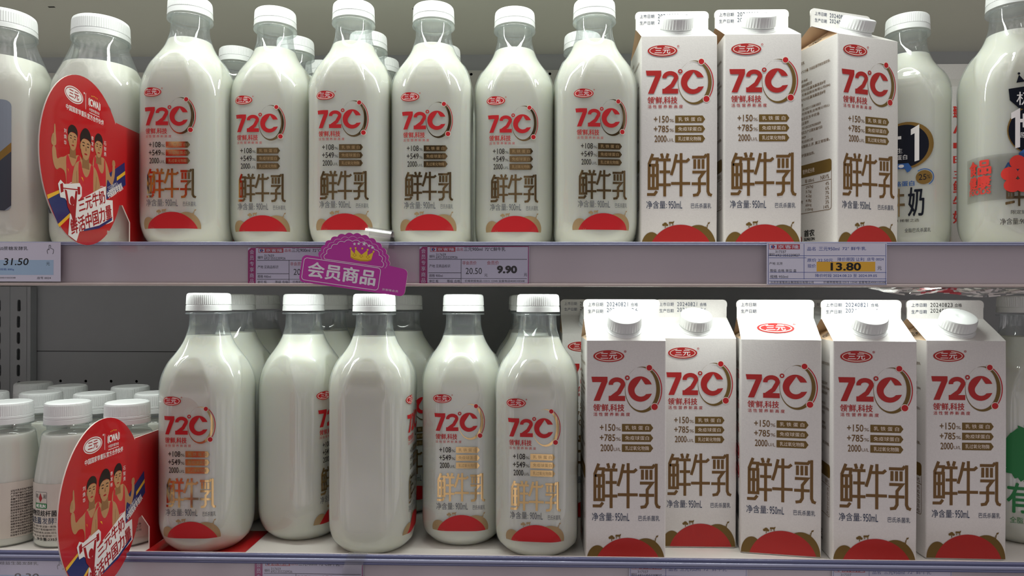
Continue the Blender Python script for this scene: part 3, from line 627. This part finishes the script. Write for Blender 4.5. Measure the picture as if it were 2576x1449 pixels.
jlab = a.build('front_label', wrap(dict(bead=.8, **JK)), [q * 2.5 for q in range(-14, 15)])
for x, y, lb in ((-.4846, -.0025, 'wide mouthed yogurt bottle with a grey label, cut by the left edge of the photo'), (-.4090, .0145, 'wide mouthed yogurt bottle half hidden behind the upper red athlete sign')):
    t = empty('yogurt_bottle', (x - (.005 if x < -.45 else .001), y, ZU), R(-3)); obj('bottle_shell', jshell, t); obj('yogurt', jfill, t); obj('cap', jcap, t); obj('neck_ring', jring, t); obj('front_label', jlab, t)
    tag(t, lb, 'bottle', 'wide mouthed yogurt bottles')

# ------------------------------------------------------------------ small yogurt bottles, lower left
YP = [(0, 25.5), (.6, 26.6), (3, 27.8), (8, 28), (54, 28), (60, 27.7), (68, 26.7), (82, 24.6), (95, 22.8), (101, 22.1), (104, 21.3), (105.6, 19.8), (106.4, 18.2), (107.4, 17.6), (113, 17.5)]
yb = lathe('yogurt_body', YP, 'pet', 64, True, False, None, 60)
yf = lathe('yogurt_fill', [(.8, 25)] + [(z, r - .5) for z, r in YP if 1 < z < 104] + [(103, 20.6)], 'yogurt', 64, True, True, None, 60)
ycap = lathe('yogurt_cap', [(113, 20.2), (117.4, 20.2), (117.7, 19.8), (118.1, 19.8), (118.4, 20.2), (120.4, 20.1), (120.7, 19.8), (121, 20.1), (130.4, 19.7), (132, 19.2), (132.8, 18), (133, 16), (132.7, 15.6), (132.7, 3)], 'cap_white', 144, True, True, (121, 131, 0, .28), 12)
yring = lathe('yogurt_ring', torus_prof(20.4, 112, .7, 3), 'pet', 64)
ylab_bm = bmesh.new(); rings(ylab_bm, [circ(.02806, z * MM, 72) for z in (8.2, 30, 54, 55.4)] + [circ(.0279, .060, 72)]); ylab = finish(ylab_bm, 'label_sleeve', ['label_clear'], 60)
YFN = lambda u, v, h: ((28.1 + h) * MM * math.sin(u / 28.1), -(28.1 + h) * MM * math.cos(u / 28.1), v * MM)
YC = [q * 2. for q in range(-40, 41)]
a = Art()
a.frame(-23, 37, -9, 52.5, .3, 'grey_ink', 0, 1); a.poly(rrect(-22.8, 37.2, -9.2, 42, .8), 'green', 1); a.text('HE RUN', -21.5, 38, -10.5, 41, 'white_ink', 2, bold=.05)
a.poly([(-16, 51.5), (-13.8, 46.5), (-16, 43), (-18.2, 46.5)], 'dark_red', 1); a.text('和', -22, 46.5, -19, 50.5, 'black', 1); a.text('润', -13, 46.5, -10, 50.5, 'black', 1)
a.text('动物双歧杆菌乳亚种', -32, 30, 16, 35.6, 'black', 0, bold=.02); a.text('益生菌', -31, 22.8, -15, 29, 'navy', 0, bold=.02); a.text('发酵乳', -14, 22.8, 4, 29, 'navy', 0)
for i, t_ in enumerate(('我们是一群分享,这是一款我们为你准备', '的酸奶,除了常规菌种外,还添加了', '动物双歧杆菌乳亚种,可以日常饮用', '喝一瓶,从这里感受一下。')): a.text(t_, -32, 19.6 - i * 2.9, 12 - (8 if i == 3 else 0), 21.6 - i * 2.9, 'dark')
a.text('原味', -31, 5.4 + 2, -25, 10, 'black'); a.text('净含量:235克', -21, 5.4 + 2, 2, 10.4, 'black', 0, bold=.02)
random.seed(3)
pool = '产品类型风味发酵乳食品生产许可证编号标准代号贮存条件保质期生产日期委托方地址电话配料生牛乳白砂糖菌种嗜热链球菌保加利亚乳杆菌'
for i in range(17): a.text(''.join(random.choice(pool) for _ in range(12)), 30, 51 - i * 2.6, 51, 53 - i * 2.6, 'dark', 0, bold=.015)
yprint = a.build('front_print', YFN, YC)
proto = None
for x, y, rz, lb in (
    (-.5026, .0201, -22, 'small yogurt bottle at the left edge of the lower shelf, small print panel showing'),
    (-.4459, .0216, 16, 'small yogurt bottle in front with its label showing, left of the lower red sign'),
    (-.3887, .0231, 30, 'small yogurt bottle in the front row behind the lower red sign'),
    (-.5760, .0853, 0, 'small yogurt bottle cut by the left edge, second row of the lower shelf'),
    (-.5196, .0887, 40, 'small yogurt bottle in the second row, left of the front labelled one'),
    (-.4589, .0842, 90, 'small yogurt bottle in the second row, right behind the labelled one'),
    (-.3975, .0899, 20, 'small yogurt bottle in the second row, against the leftmost milk bottle'),
    (-.5873, .1719, 0, 'rearmost small yogurt bottle near the slotted post'),
    (-.5284, .1450, 0, 'small yogurt bottle in the third row, second from the slotted post'),
    (-.4545, .1430, 0, 'small yogurt bottle in the third row, nearest to the milk bottles')):
    if proto is None:
        t = proto = empty('yogurt_bottle', (x, y, ZL), R(rz)); obj('bottle_body', yb, t); obj('yogurt', yf, t); obj('cap', ycap, t); obj('neck_ring', yring, t); obj('label_sleeve', ylab, t); obj('front_print', yprint, t)
    else: t = dup(proto, (x, y, ZL), R(rz))
    tag(t, lb, 'yogurt bottle', 'small yogurt bottles')

# ------------------------------------------------------------------ red athlete signs sticking out of the shelf
def slab(name, outline, th, m, holes=(), edge=None):
    bm = bmesh.new(); rings(bm, [[(x * MM, y * MM, z * MM) for x, z in outline] for y in (0, th)], True, True, True)
    for f in bm.faces:
        if edge and len(f.verts) == 4: f.material_index = 1
    return finish(bm, name, [m] + ([edge] if edge else []), 30)
EX, EZ = 58, 68
sign_out = ell(0, 0, EX, EZ, 50, 37.5, 304.5) + [(32.8, -53), (36.4, -53)] + ell(0, 0, EX, EZ, 8, 310, 335) + [(58, -28), (71, -42), (71, -62), (121, -62), (121, 43), (46, 43)]
sign_me = slab('sign_board', sign_out, 1.0, 'talker_red', edge='panel_edge')
def sign_art():
    a = Art(); raw = a.poly
    def soft(pts, m, l=0, holes=()):
        if m in ('skin', 'singlet', 'hair', 'skin_dark') and len(pts) > 4:
            for _ in range(2): pts = [q for i in range(len(pts)) for p0, p1 in ((pts[i], pts[(i + 1) % len(pts)]),) for q in ((p0[0] * .75 + p1[0] * .25, p0[1] * .75 + p1[1] * .25), (p0[0] * .25 + p1[0] * .75, p0[1] * .25 + p1[1] * .75))]
        raw(pts, m, l, holes)
    a.poly = soft
    # blue and yellow bands
    a.poly([(-48, -37), (-34, -31), (-33, -58), (-46.5, -39)], 'talker_blue', 0); a.poly([(-48, -37.5), (-34, -31), (-34, -28.5), (-49, -34.5)], 'yellow', 1)
    a.poly([(-46.8, -39), (-34, -33), (-19, -27), (-19, -46), (-34, -57)], 'talker_blue', 0); a.poly([(-34, -57), (-19, -46.5), (-19, -43.5), (-36, -55)], 'yellow', 1)
    a.poly([(31, -6), (61, 11), (63, -9), (31, -27)], 'talker_blue', 0); a.poly([(48, -4.5), (62, 3.5), (62, .2), (48, -7.8)], 'yellow', 1)
    a.text('三元品牌代言人:', 33, -15.5, 51, -11.5, 'white_gloss', 1, rot=25); a.text('中国国家举重队', 32, -20, 59, -13.5, 'white_gloss', 1, rot=27, bold=.03)
    # logos
    a.ellipse(-15.5, 49.5, 12.4, 6.4, 'white_gloss', 0); a.ring(-15.5, 49.5, 11.4, 5.6, .7, 'dark_red', 1); a.text('三元', -22, 46.6, -9, 52.6, 'dark_red', 1, bold=.03); a.ellipse(-1.6, 55, .8, .8, 'white_gloss', 0, 12)
    a.rect(.2, 42.5, .7, 55.5, 'white_gloss')
    a.text('CWA', 6.5, 47, 19, 52.8, 'white_gloss', 1, bold=.05)
    for x in (4.3, 5.6, 19.8, 21.1): a.rect(x, 46.4 + (.8 if x in (4.3, 21.1) else 0), x + .8, 53.4 - (.8 if x in (4.3, 21.1) else 0), 'white_gloss')
    for i in range(5): a.ellipse(9 + i * 2, 55.6 + .3 * (2 - abs(i - 2)), .5, .5, 'yellow', 0, 10)
    a.text('中国举重协会', 5.5, 42.6, 20.5, 45.2, 'white_gloss'); a.rect(5.5, 41, 20.5, 41.5, 'white_gloss')
    a.text('中国国家举重队官方合作伙伴', -26, 35.6, 27, 40, 'white_gloss', 0, bold=.02)
    for nm, x, z in (('刘焕华', -27, 18.5), ('李发彬', 10, 21), ('石智勇', 29, 21)):
        for i, ch in enumerate(nm): a.text(ch, x - 1.7, z - 1.7 - i * 4.6, x + 1.7, z + 1.7 - i * 4.6, 'white_gloss', 6)
    def head(cx, cz, w_, h, l, hair):
        a.poly([(cx - w_ * .30, cz - h * .30), (cx + w_ * .30, cz - h * .30), (cx + w_ * .36, cz - h * .85), (cx - w_ * .36, cz - h * .85)], 'skin_dark', l)
        a.poly([(cx - w_ * .5, cz + h * .35), (cx - w_ * .5, cz - h * .05), (cx - w_ * .40, cz - h * .30), (cx - w_ * .15, cz - h * .5), (cx + w_ * .12, cz - h * .5), (cx + w_ * .36, cz - h * .30), (cx + w_ * .46, cz), (cx + w_ * .48, cz + h * .35)], 'skin', l + 1)
        a.poly([(cx - w_ * .5, cz + h * .12), (cx - w_ * .56, cz + h * .35), (cx - w_ * .45, cz + h * .58), (cx - w_ * .1, cz + h * hair), (cx + w_ * .3, cz + h * (hair - .05)), (cx + w_ * .54, cz + h * .5), (cx + w_ * .52, cz + h * .12), (cx + w_ * .40, cz + h * .34), (cx, cz + h * .40), (cx - w_ * .36, cz + h * .30)], 'hair', l + 2)
        for s_ in (-1, 1):
            a.poly([(cx + s_ * w_ * .09, cz + h * .145), (cx + s_ * w_ * .22, cz + h * .175), (cx + s_ * w_ * .36, cz + h * .15), (cx + s_ * w_ * .35, cz + h * .185), (cx + s_ * w_ * .21, cz + h * .215), (cx + s_ * w_ * .09, cz + h * .185)], 'hair', l + 2)
            a.ellipse(cx + s_ * w_ * .22, cz + h * .06, w_ * .10, h * .025, 'hair', l + 2, 12)
        a.poly([(cx + w_ * .02, cz + h * .08), (cx + w_ * .10, cz - h * .12), (cx - w_ * .06, cz - h * .13)], 'skin_dark', l + 2); a.ellipse(cx, cz - h * .26, w_ * .15, h * .035, 'dark_red', l + 2, 16)
        a.poly([(cx - w_ * .5, cz + h * .1), (cx - w_ * .58, cz + h * .08), (cx - w_ * .56, cz - h * .1), (cx - w_ * .47, cz - h * .12)], 'skin_dark', l + 1)
    def badge(cx, cz, k): a.ring(cx, cz, 4.6 * k, 2.5 * k, .5 * k, 'white_gloss', 6); a.text('三元', cx - 2.6 * k, cz - 1.2 * k, cx + 2.6 * k, cz + 1.2 * k, 'white_gloss', 6)
    # right athlete (behind)
    a.poly([(10, 4), (16, 9), (20, 7), (27, 9), (33, 3), (36, -4), (39, -7), (41, 0), (41, 5), (45, 5), (45, -2), (43, -9), (40, -13.5), (36, -11), (32, -8), (31, -30), (10, -30)], 'skin', 1)
    a.poly([(12, 6), (14.5, 8.5), (19, -2), (24, -6.5), (27.5, -3), (27.5, 8), (30, 6), (31, -30), (12, -30)], 'singlet', 2)
    a.poly([(40.6, 3), (40.4, 8), (42, 9.5), (45, 9), (45.6, 4)], 'skin', 3); a.line([(41.6, 8.6), (41.8, 5)], .4, 'skin_dark', 4); a.line([(43.3, 9), (43.4, 5)], .4, 'skin_dark', 4)
    head(19.5, 15, 11.5, 16, 3, .78); badge(25, -18, .75)
    # left athlete, forefinger raised
    a.poly([(-28, -2), (-22, 2), (-15, 1), (-8, 4), (-2, -2), (-8, -40), (-27, -40), (-25, -14), (-33, -10.5), (-38, -14.5), (-42.5, -8), (-43.5, 4), (-38.5, 4), (-37.5, -6), (-33, -3)], 'skin', 1)
    a.poly([(-26, -1), (-23, 1.5), (-20, -5), (-17, -8), (-13, -4), (-10, 3.5), (-6, 2), (-8, -40), (-26, -40), (-25, -14)], 'singlet', 2)
    a.poly([(-44, 4), (-44.4, 9), (-42.5, 13), (-40.8, 13.5), (-40.9, 20.5), (-39.3, 21), (-38.8, 13), (-38, 9), (-38.4, 4)], 'skin', 3)
    for x in (-43.2, -41.8): a.line([(x, 12), (x + .4, 7)], .4, 'skin_dark', 4)
    head(-17, 13.5, 12, 16.5, 3, .74); badge(-18, -22, .75); a.poly([(-24, -10), (-22.5, -13), (-23, -10.5)], 'yellow', 6)
    # middle athlete in front
    a.poly([(-14, -4), (-7, -.5), (0, 1), (9, -1), (16, -4), (20, -12), (24, -24), (22, -34), (16, -26), (12, -20), (12, -42), (-10, -42), (-9, -24), (-12, -30), (-17, -36), (-19, -24), (-17, -12)], 'skin', 7)
    a.poly([(-10, -2.5), (-6, -.5), (-4, -9), (1, -14), (6, -9), (8, -.5), (12, -2), (11, -14), (12, -42), (-10, -42), (-9, -16)], 'singlet', 8)
    head(.5, 11, 14.5, 20, 8, .82); badge(1, -22, 1.05)
    a.poly([(-6, -13.5), (-2.6, -17), (-3.6, -14)], 'yellow', 9); a.line([(-12, -10), (-11, -26)], .5, 'skin_dark', 9); a.line([(16, -10), (15, -22)], .5, 'skin_dark', 9)
    # white backing of the slogan and lifter
    a.poly([(-36, -24), (-33, -20.5), (-28, -23), (-8, -19), (-5, -22), (-5, -29), (-9, -33), (22, -18.5), (30, -15.5), (31, -27), (41, -26), (42, -44), (34, -47), (-8, -58), (-12, -66), (-23, -62), (-21, -46), (-18, -42), (-27, -34), (-33, -34)], 'white_gloss', 11)
    a.poly([(-33.5, -24), (-30, -22.5), (-29, -29), (-32.5, -30.5)], 'dark_red', 12); a.poly([(-11, -22.5), (-7.4, -22), (-7, -28), (-10.6, -28.6)], 'dark_red', 12); a.line([(-30, -26.5), (-9, -24.6)], .9, 'dark_red', 12)
    a.poly([(-28, -27), (-25, -27.5), (-22, -37), (-20, -38), (-16, -38), (-13.6, -26), (-11, -26), (-13, -42), (-14.5, -56), (-19, -46), (-24, -40)], 'dark_red', 13); a.ellipse(-18, -34.5, 3, 3.6, 'dark_red', 13)
    a.text('三元牛奶', -11, -36.5, 29, -25.5, 'dark_red', 12, rot=19, bold=.03, shear=.12); a.text('鲜活中国力量', -22, -52, 40, -40, 'dark_red', 12, rot=19, bold=.03, shear=.12)
    a.poly([(-2, -55.5), (20, -50), (40, -41), (40, -43.5), (20, -52.5), (-2, -57)], 'talker_blue', 12)
    return a
art_me = sign_art().build('printed_picture', None, None, .06, .016)
for z, xo, m_, lb, low in ((.112, -.366, -.05, 'red oval sign with three athletes in singlets, sticking out of the upper shelf', False), (-.1645, -.3455, -.02, 'red oval sign with three athletes in singlets, sticking out of the lower shelf', True)):
    Y = -.084 * math.cos(math.atan(m_)) - (.0025 if low else 0); t = empty('promotional_sign', (xo + m_ * Y - .0005, Y, ZC + z), R(90) - math.atan(m_))
    obj('sign_board', sign_me, t); obj('printed_picture', art_me, t); tag(t, lb, 'sign', 'red athlete signs')
    if low:
        p = bpy.data.objects.new('base_sheet', box_me('base_sheet', 'talker_red', -.3530, -.2605, -.030, .050, ZL + .00005, ZL + .00035)); C.objects.link(p)
        p.parent = t; p.matrix_parent_inverse = (Matrix.Translation(t.location) @ Matrix.Rotation(t.rotation_euler.z, 4, 'Z')).inverted()

# ------------------------------------------------------------------ purple member sign
bx = rrect(-425, -212, 450, 12, 40); k = 1 / 9.97
dome = []
for i in range(13):
    q0 = 180 - i * 180 / 13; q1 = 180 - (i + 1) * 180 / 13
    dome += [((285 + 14 * math.sin(math.pi * j / 6)) * math.cos(R(q0 + (q1 - q0) * j / 6)), 12 + (222 + 14 * math.sin(math.pi * j / 6)) * math.sin(R(q0 + (q1 - q0) * j / 6))) for j in range(6)]
t = obj('member_sign', None, None, (-.1448, -.0750, ZC + .0299)); t.rotation_euler = (0, R(8), 0)
tag(t, 'purple scalloped sign with a yellow crown, leaning over the upper price rail', 'sign')
out = [(x * k, z * k) for x, z in dome + ell(410, -28, 40, 40, 6, 90, 0) + ell(410, -172, 40, 40, 6, 0, -90) + ell(-385, -172, 40, 40, 6, 270, 180) + ell(-385, -28, 40, 40, 6, 180, 90) ]
obj('sign_board', slab('sign_board', out, .8, 'magenta', edge='panel_edge'), t)
a = Art(k=k)
a.frame(-408, -195, 232, -8, 5, 'paper', 0, 28); a.text('会员商品', -362, -160, 195, -36, 'paper', 0, bold=.035); a.text('京客隆会员', 262, -186, 395, -168, 'paper', 0)
def scal(rx, rz, b, n=11): return [((rx + b * abs(math.sin(math.pi * q / 8))) * math.cos(R(180 - q * 180 / (8 * n))), -2 + (rz + b * abs(math.sin(math.pi * q / 8))) * math.sin(R(180 - q * 180 / (8 * n)))) for q in range(8 * n + 1)]
a.line(scal(236, 178, 14), 4, 'paper', 0); a.line([(-236, 0), (236, 0)], 4, 'paper', 0)
for i, (x, z) in enumerate(scal(262, 206, 14, 12)):
    if i % 1 == 0: a.ellipse(x, z, 2.6, 2.6, 'paper', 0, 8)
for x, z, r in ((-13.6, 156, 15), (20, 163, 15), (65, 168, 20), (106, 158, 15), (136, 148, 15)): a.poly([(x + (r if j % 2 == 0 else r * .42) * math.sin(R(j * 36)), z + (r if j % 2 == 0 else r * .42) * math.cos(R(j * 36))) for j in range(10)], 'paper', 0)
a.poly([(-30, 42), (-40, 112), (-2, 78), (0, 118), (55, 76), (100, 122), (104, 78), (150, 112), (140, 42), (110, 30), (55, 24), (0, 30)], 'crown', 0)
for x, z in ((-40, 116), (0, 124), (55, 128), (100, 124), (150, 116)): a.ellipse(x, z, 8, 8, 'crown', 1, 14)
a.poly([(-30, 42), (0, 32), (55, 26), (110, 32), (140, 42), (138, 52), (110, 42), (55, 36), (0, 42), (-31, 52)], 'crown_shade', 1)
for x in (0, 55, 110): a.line([(x - 14, 66), (x, 80), (x + 14, 66), (x, 54), (x - 14, 66)], 4, 'crown_shade', 1)
obj('printed_picture', a.build('printed_picture'), t)
bm = bmesh.new(); P = [(-.0005, .0100), (.006, .0305), (.012, .032), (.018, .030), (.026, .018), (.029, .012)]
rings(bm, [[(x, .0009 + y, z) for y, z in P] for x in (.004, .026)], False); obj('clear_clip', finish(bm, 'clear_clip', ['film'], 60), t)

# clear clip hooked over the lower price rail
bm = bmesh.new(); P = [(-.0535, -.024), (-.0545, -.012), (-.0530, .0008), (-.047, .0012), (-.040, -.0085)]
rings(bm, [[(x + (.004 if z > 0 else 0), y, z) for y, z in P] for x in (0, .016)], False)
tag(obj('sign_clip', finish(bm, 'sign_clip', ['film'], 60), None, (-.1590, 0, ZC - .2178)), 'clear plastic clip hooked over the lower price rail below the blank bottle', 'clip')

# ------------------------------------------------------------------ price tags
def sheet(name, w_, h, m):
    bm = bmesh.new(); pts = [(0, 0), (w_, 0), (w_, -h), (0, -h)]
    rings(bm, [[(x * MM, y * MM, z * MM) for x, z in pts] for y in (0, .25)], True, True, True); return finish(bm, name, [m], 0)
def price_tag(x, z, art, w_, h, label, paper='tag_paper', group=None, y=-.0499, cache={}):
    t = obj('price_tag', None, None, (x, y, ZC + z)); key = (w_, h, paper)
    if key not in cache: cache[key] = sheet('tag_sheet', w_, h, paper)
    obj('paper', cache[key], t); obj('printing', art, t); return tag(t, label, 'price tag', group)
def shop_logo(a, x0, y0, x1, y1):
    a.frame(x0, y0, x1, y1, 4, 'tag_red', 0); wl = (x1 - x0) * .25
    a.poly([(x0 + wl, y0), (x1, y0), (x1, y1), (x0 + wl, y1)], 'tag_red', 1); a.text('京客隆', x0 + wl + 8, y0 + 6, x1 - 8, y1 - 6, 'tag_paper', 2, bold=.02)
    cx, cy, r = x0 + wl * .5, (y0 + y1) / 2, (y1 - y0) * .36
    for q, m in ((0, 'ink_blue'), (72, 'tag_red'), (144, 'ink_blue'), (216, 'ink_blue'), (288, 'tag_red')): a.ellipse(cx + r * .6 * math.cos(R(q)) * 1.2, cy + r * .6 * math.sin(R(q)), r * .5, r * .45, m, 2, 12)
# member tag (drawing units of the detail view, y down)
a = Art(1465, 190, 1 / 9.56, True)
a.poly([(1465, 215), (1490, 192), (1530, 192), (1530, 497), (1465, 497)], 'magenta_tag', 0)
for i, ch in enumerate('会员专享商品'): a.text(ch, 1480, 208 + i * 48, 1515, 246 + i * 48, 'tag_paper', 1)
a.rect(1530, 188, 2355, 194, 'magenta_tag'); a.rect(2348, 188, 2355, 494, 'magenta_tag'); a.rect(1530, 488, 2355, 496, 'magenta_tag')
shop_logo(a, 1552, 196, 1758, 232); a.text('品名', 1768, 200, 1820, 226, 'tag_red'); a.text('三元900ml', 1828, 196, 1978, 228, 'ink', 1, bold=.01); a.text('72°C鲜牛乳', 1998, 196, 2164, 228, 'ink', 1, bold=.01)
a.text('编码', 1545, 258, 1590, 282, 'ink'); a.text('317659', 1600, 246, 1680, 266, 'ink'); a.text('6921355220926', 1600, 268, 1775, 288, 'ink')
for y in (292, 402, 448): a.rect(1540, y, 1805 if y > 300 else 2340, y + 4, 'ink')
a.rect(1540, 448, 2340, 451, 'ink'); a.rect(1803, 294, 1807, 490, 'ink')
a.text('产地 见商品标识', 1545, 336, 1716, 362, 'ink'); a.text('规格 900ml', 1545, 414, 1655, 440, 'ink'); a.text('单位 瓶', 1545, 460, 1620, 484, 'ink'); a.text('等级 合格', 1690, 460, 1798, 484, 'ink')
a.text('非会员价', 1815, 308, 1930, 338, 'tag_red'); a.text('会员价', 2015, 306, 2112, 338, 'tag_red'); a.text('20.50', 1842, 364, 1974, 414, 'ink'); a.text('元', 1994, 412, 2020, 436, 'ink')
a.text('9.90', 2096, 345, 2260, 410, 'black', 1, off=.05); a.text('元', 2315, 406, 2342, 432, 'ink'); a.text('价格举报电话:12315 12345 监督电话4000105508', 1835, 460, 2320, 480, 'ink')
mem = a.build('printing', None, None, .05, .03)
MG = 'pink member price tags'
price_tag(-.0946, .0455, mem, 93.5, 32.6, 'pink edged member price tag reading 9.90, right of the purple sign', group=MG)
price_tag(-.2421, .0445, mem, 93.5, 32.6, 'pink edged member price tag half covered by the purple sign', group=MG)
price_tag(-.2356, -.2235, mem, 93.5, 32.6, 'pink edged member price tag on the lower rail below the blank bottles', group=MG)
# yellow discount tag
a = Art(100, 128, 1 / 11.32, True)
shop_logo(a, 122, 140, 408, 186)
a.text('编码', 118, 222, 174, 250, 'ink'); a.text('317337', 180, 198, 280, 222, 'ink'); a.text('6921355220827', 182, 230, 408, 254, 'ink')
for x0, x1, y in ((112, 1205, 246), (118, 470, 266), (125, 1215, 402), (125, 1215, 462), (120, 1218, 484), (120, 1218, 512)): a.rect(x0, y, x1, y + 4, 'ink_blue')
a.rect(446, 135, 450, 470, 'ink_blue'); a.rect(112, 135, 116, 515, 'ink_blue'); a.rect(1208, 135, 1212, 515, 'ink_blue')
a.text('品名', 478, 164, 556, 200, 'ink_blue'); a.text('三元950ml', 586, 164, 778, 200, 'ink_blue'); a.text('72° 鲜牛乳', 806, 162, 1026, 196, 'ink_blue')
a.text('产地 北京', 122, 308, 248, 334, 'ink'); a.text('等级 合格 单位 盒', 130, 374, 378, 402, 'ink'); a.text('规格 950ml', 132, 430, 298, 460, 'ink')
a.text('原价 22.50元', 478, 272, 718, 306, 'ink_blue'); a.text('降价原因 让利', 762, 264, 1008, 298, 'ink_blue'); a.text('店号 0024', 1036, 264, 1190, 294, 'ink_blue'); a.text('现价', 482, 326, 558, 362, 'ink_blue')
a.rect(566, 304, 1112, 396, 'tag_yellow', 0); a.text('13.80', 696, 312, 980, 388, 'black', 1, off=.03); a.text('元', 1132, 346, 1172, 382, 'ink')
a.text('降价时段 2024.08.23 至 2024.09.05', 554, 418, 1128, 450, 'ink_blue'); a.text('北京京客隆商业集团股份有限公司', 134, 488, 538, 510, 'ink'); a.text('价格举报电话12315 12345 监督电话4000105508', 630, 486, 1210, 508, 'ink')
dis = a.build('printing', None, None, .05, .03)
price_tag(.1972, .0482, dis, 99, 34.8, 'white price tag with a yellow 13.80 panel under the turned upper carton', group='discount price tags', y=-.0536)
price_tag(.0839, -.2218, dis, 99, 34.8, 'white price tag on the lower rail below the set back carton', group='discount price tags')
price_tag(.2533, -.2223, dis, 99, 34.8, 'white price tag on the lower rail below the rightmost cartons', group='discount price tags')
# large blue tag at the left
def blue_tag(name, price, size):
    a = Art(580, 80, 1 / 10.93, True)
    a.rect(-160, 245, 515, 385, 'tag_blue', 0); a.text(name, 270 - 44 * len(name), 118, 270, 154, 'ink', 1); a.text(price, 36, 228, 272, 294, 'black', 1, off=.01, shear=.15)
    a.text('元', 446, 264, 480, 296, 'ink', 1); a.text('规格 ' + size, 5, 322, 138, 346, 'ink_blue', 1); a.text('监督电话4000105508', -160, 402, 152, 420, 'ink', 1); a.text('店号 0024', 358, 402, 490, 424, 'ink', 1)
    a.line([(460, 186), (453, 160), (462, 142), (472, 150), (472, 108), (482, 104), (488, 112), (488, 136), (508, 142), (516, 152), (512, 178), (506, 188)], 4, 'ink', 1)
    return a.build('printing', lambda u, v, h: (u * MM, -h * MM, v * MM), None, .05, .03)
BT = 'white shelf labels at the left'
def bt(x, z, art, label):
    t = obj('price_tag', None, None, (x, -.0536 if z > 0 else -.0499, ZC + z)); s_ = sheet('tag_sheet', 76, 33.5, 'tag_paper'); s_.transform(Matrix.Translation((-.0758, 0, 0)))
    obj('paper', s_, t); obj('printing', art, t); tag(t, label, 'price tag', BT)
bt(-.4031, .0485, blue_tag('低脂0蔗糖发酵乳', '31.50', '880g'), 'white price tag reading 31.50 at the left end of the upper rail')
bt(-.3960, -.2235, blue_tag('235g双歧益生菌发酵乳', '9.30', '235g'), 'white price tag at the left end of the lower rail below small yogurts')

# ------------------------------------------------------------------ crumpled plastic bag hanging under the upper rail at the right
random.seed(11); bm = bmesh.new(); nx, nz = 60, 8; rows = []
for j in range(nz):
    row = []
    for i in range(nx):
        u = i / (nx - 1); dep = .0068 * min(1, u * 6) * (.55 + .45 * math.sin(u * 9.5 + .6) ** 2) + .0008
        v = j / (nz - 1); row.append((.285 + u * .22, -.044 + .004 * math.sin(u * 37 + v * 5) + random.uniform(-.0007, .0007) - .004 * math.sin(v * 3.1), -v * dep + random.uniform(-.0003, .0003)))
    rows.append(row)
rings(bm, rows, False)
me = finish(bm, 'plastic_bag', ['film', 'bag_red', 'white_gloss'], 70)
for p in me.polygons:
    u = (p.center.x - .285) / .22; p.material_index = 1 if (.18 < u < .34 or .80 < u < .95) and random.random() < .55 else (2 if random.random() < .5 else 0)
tag(obj('plastic_bag', me, None, (0, 0, ZC + .0112)), 'crumpled clear and red plastic bag squeezed under the upper shelf edge, above the rightmost cartons', 'plastic bag')
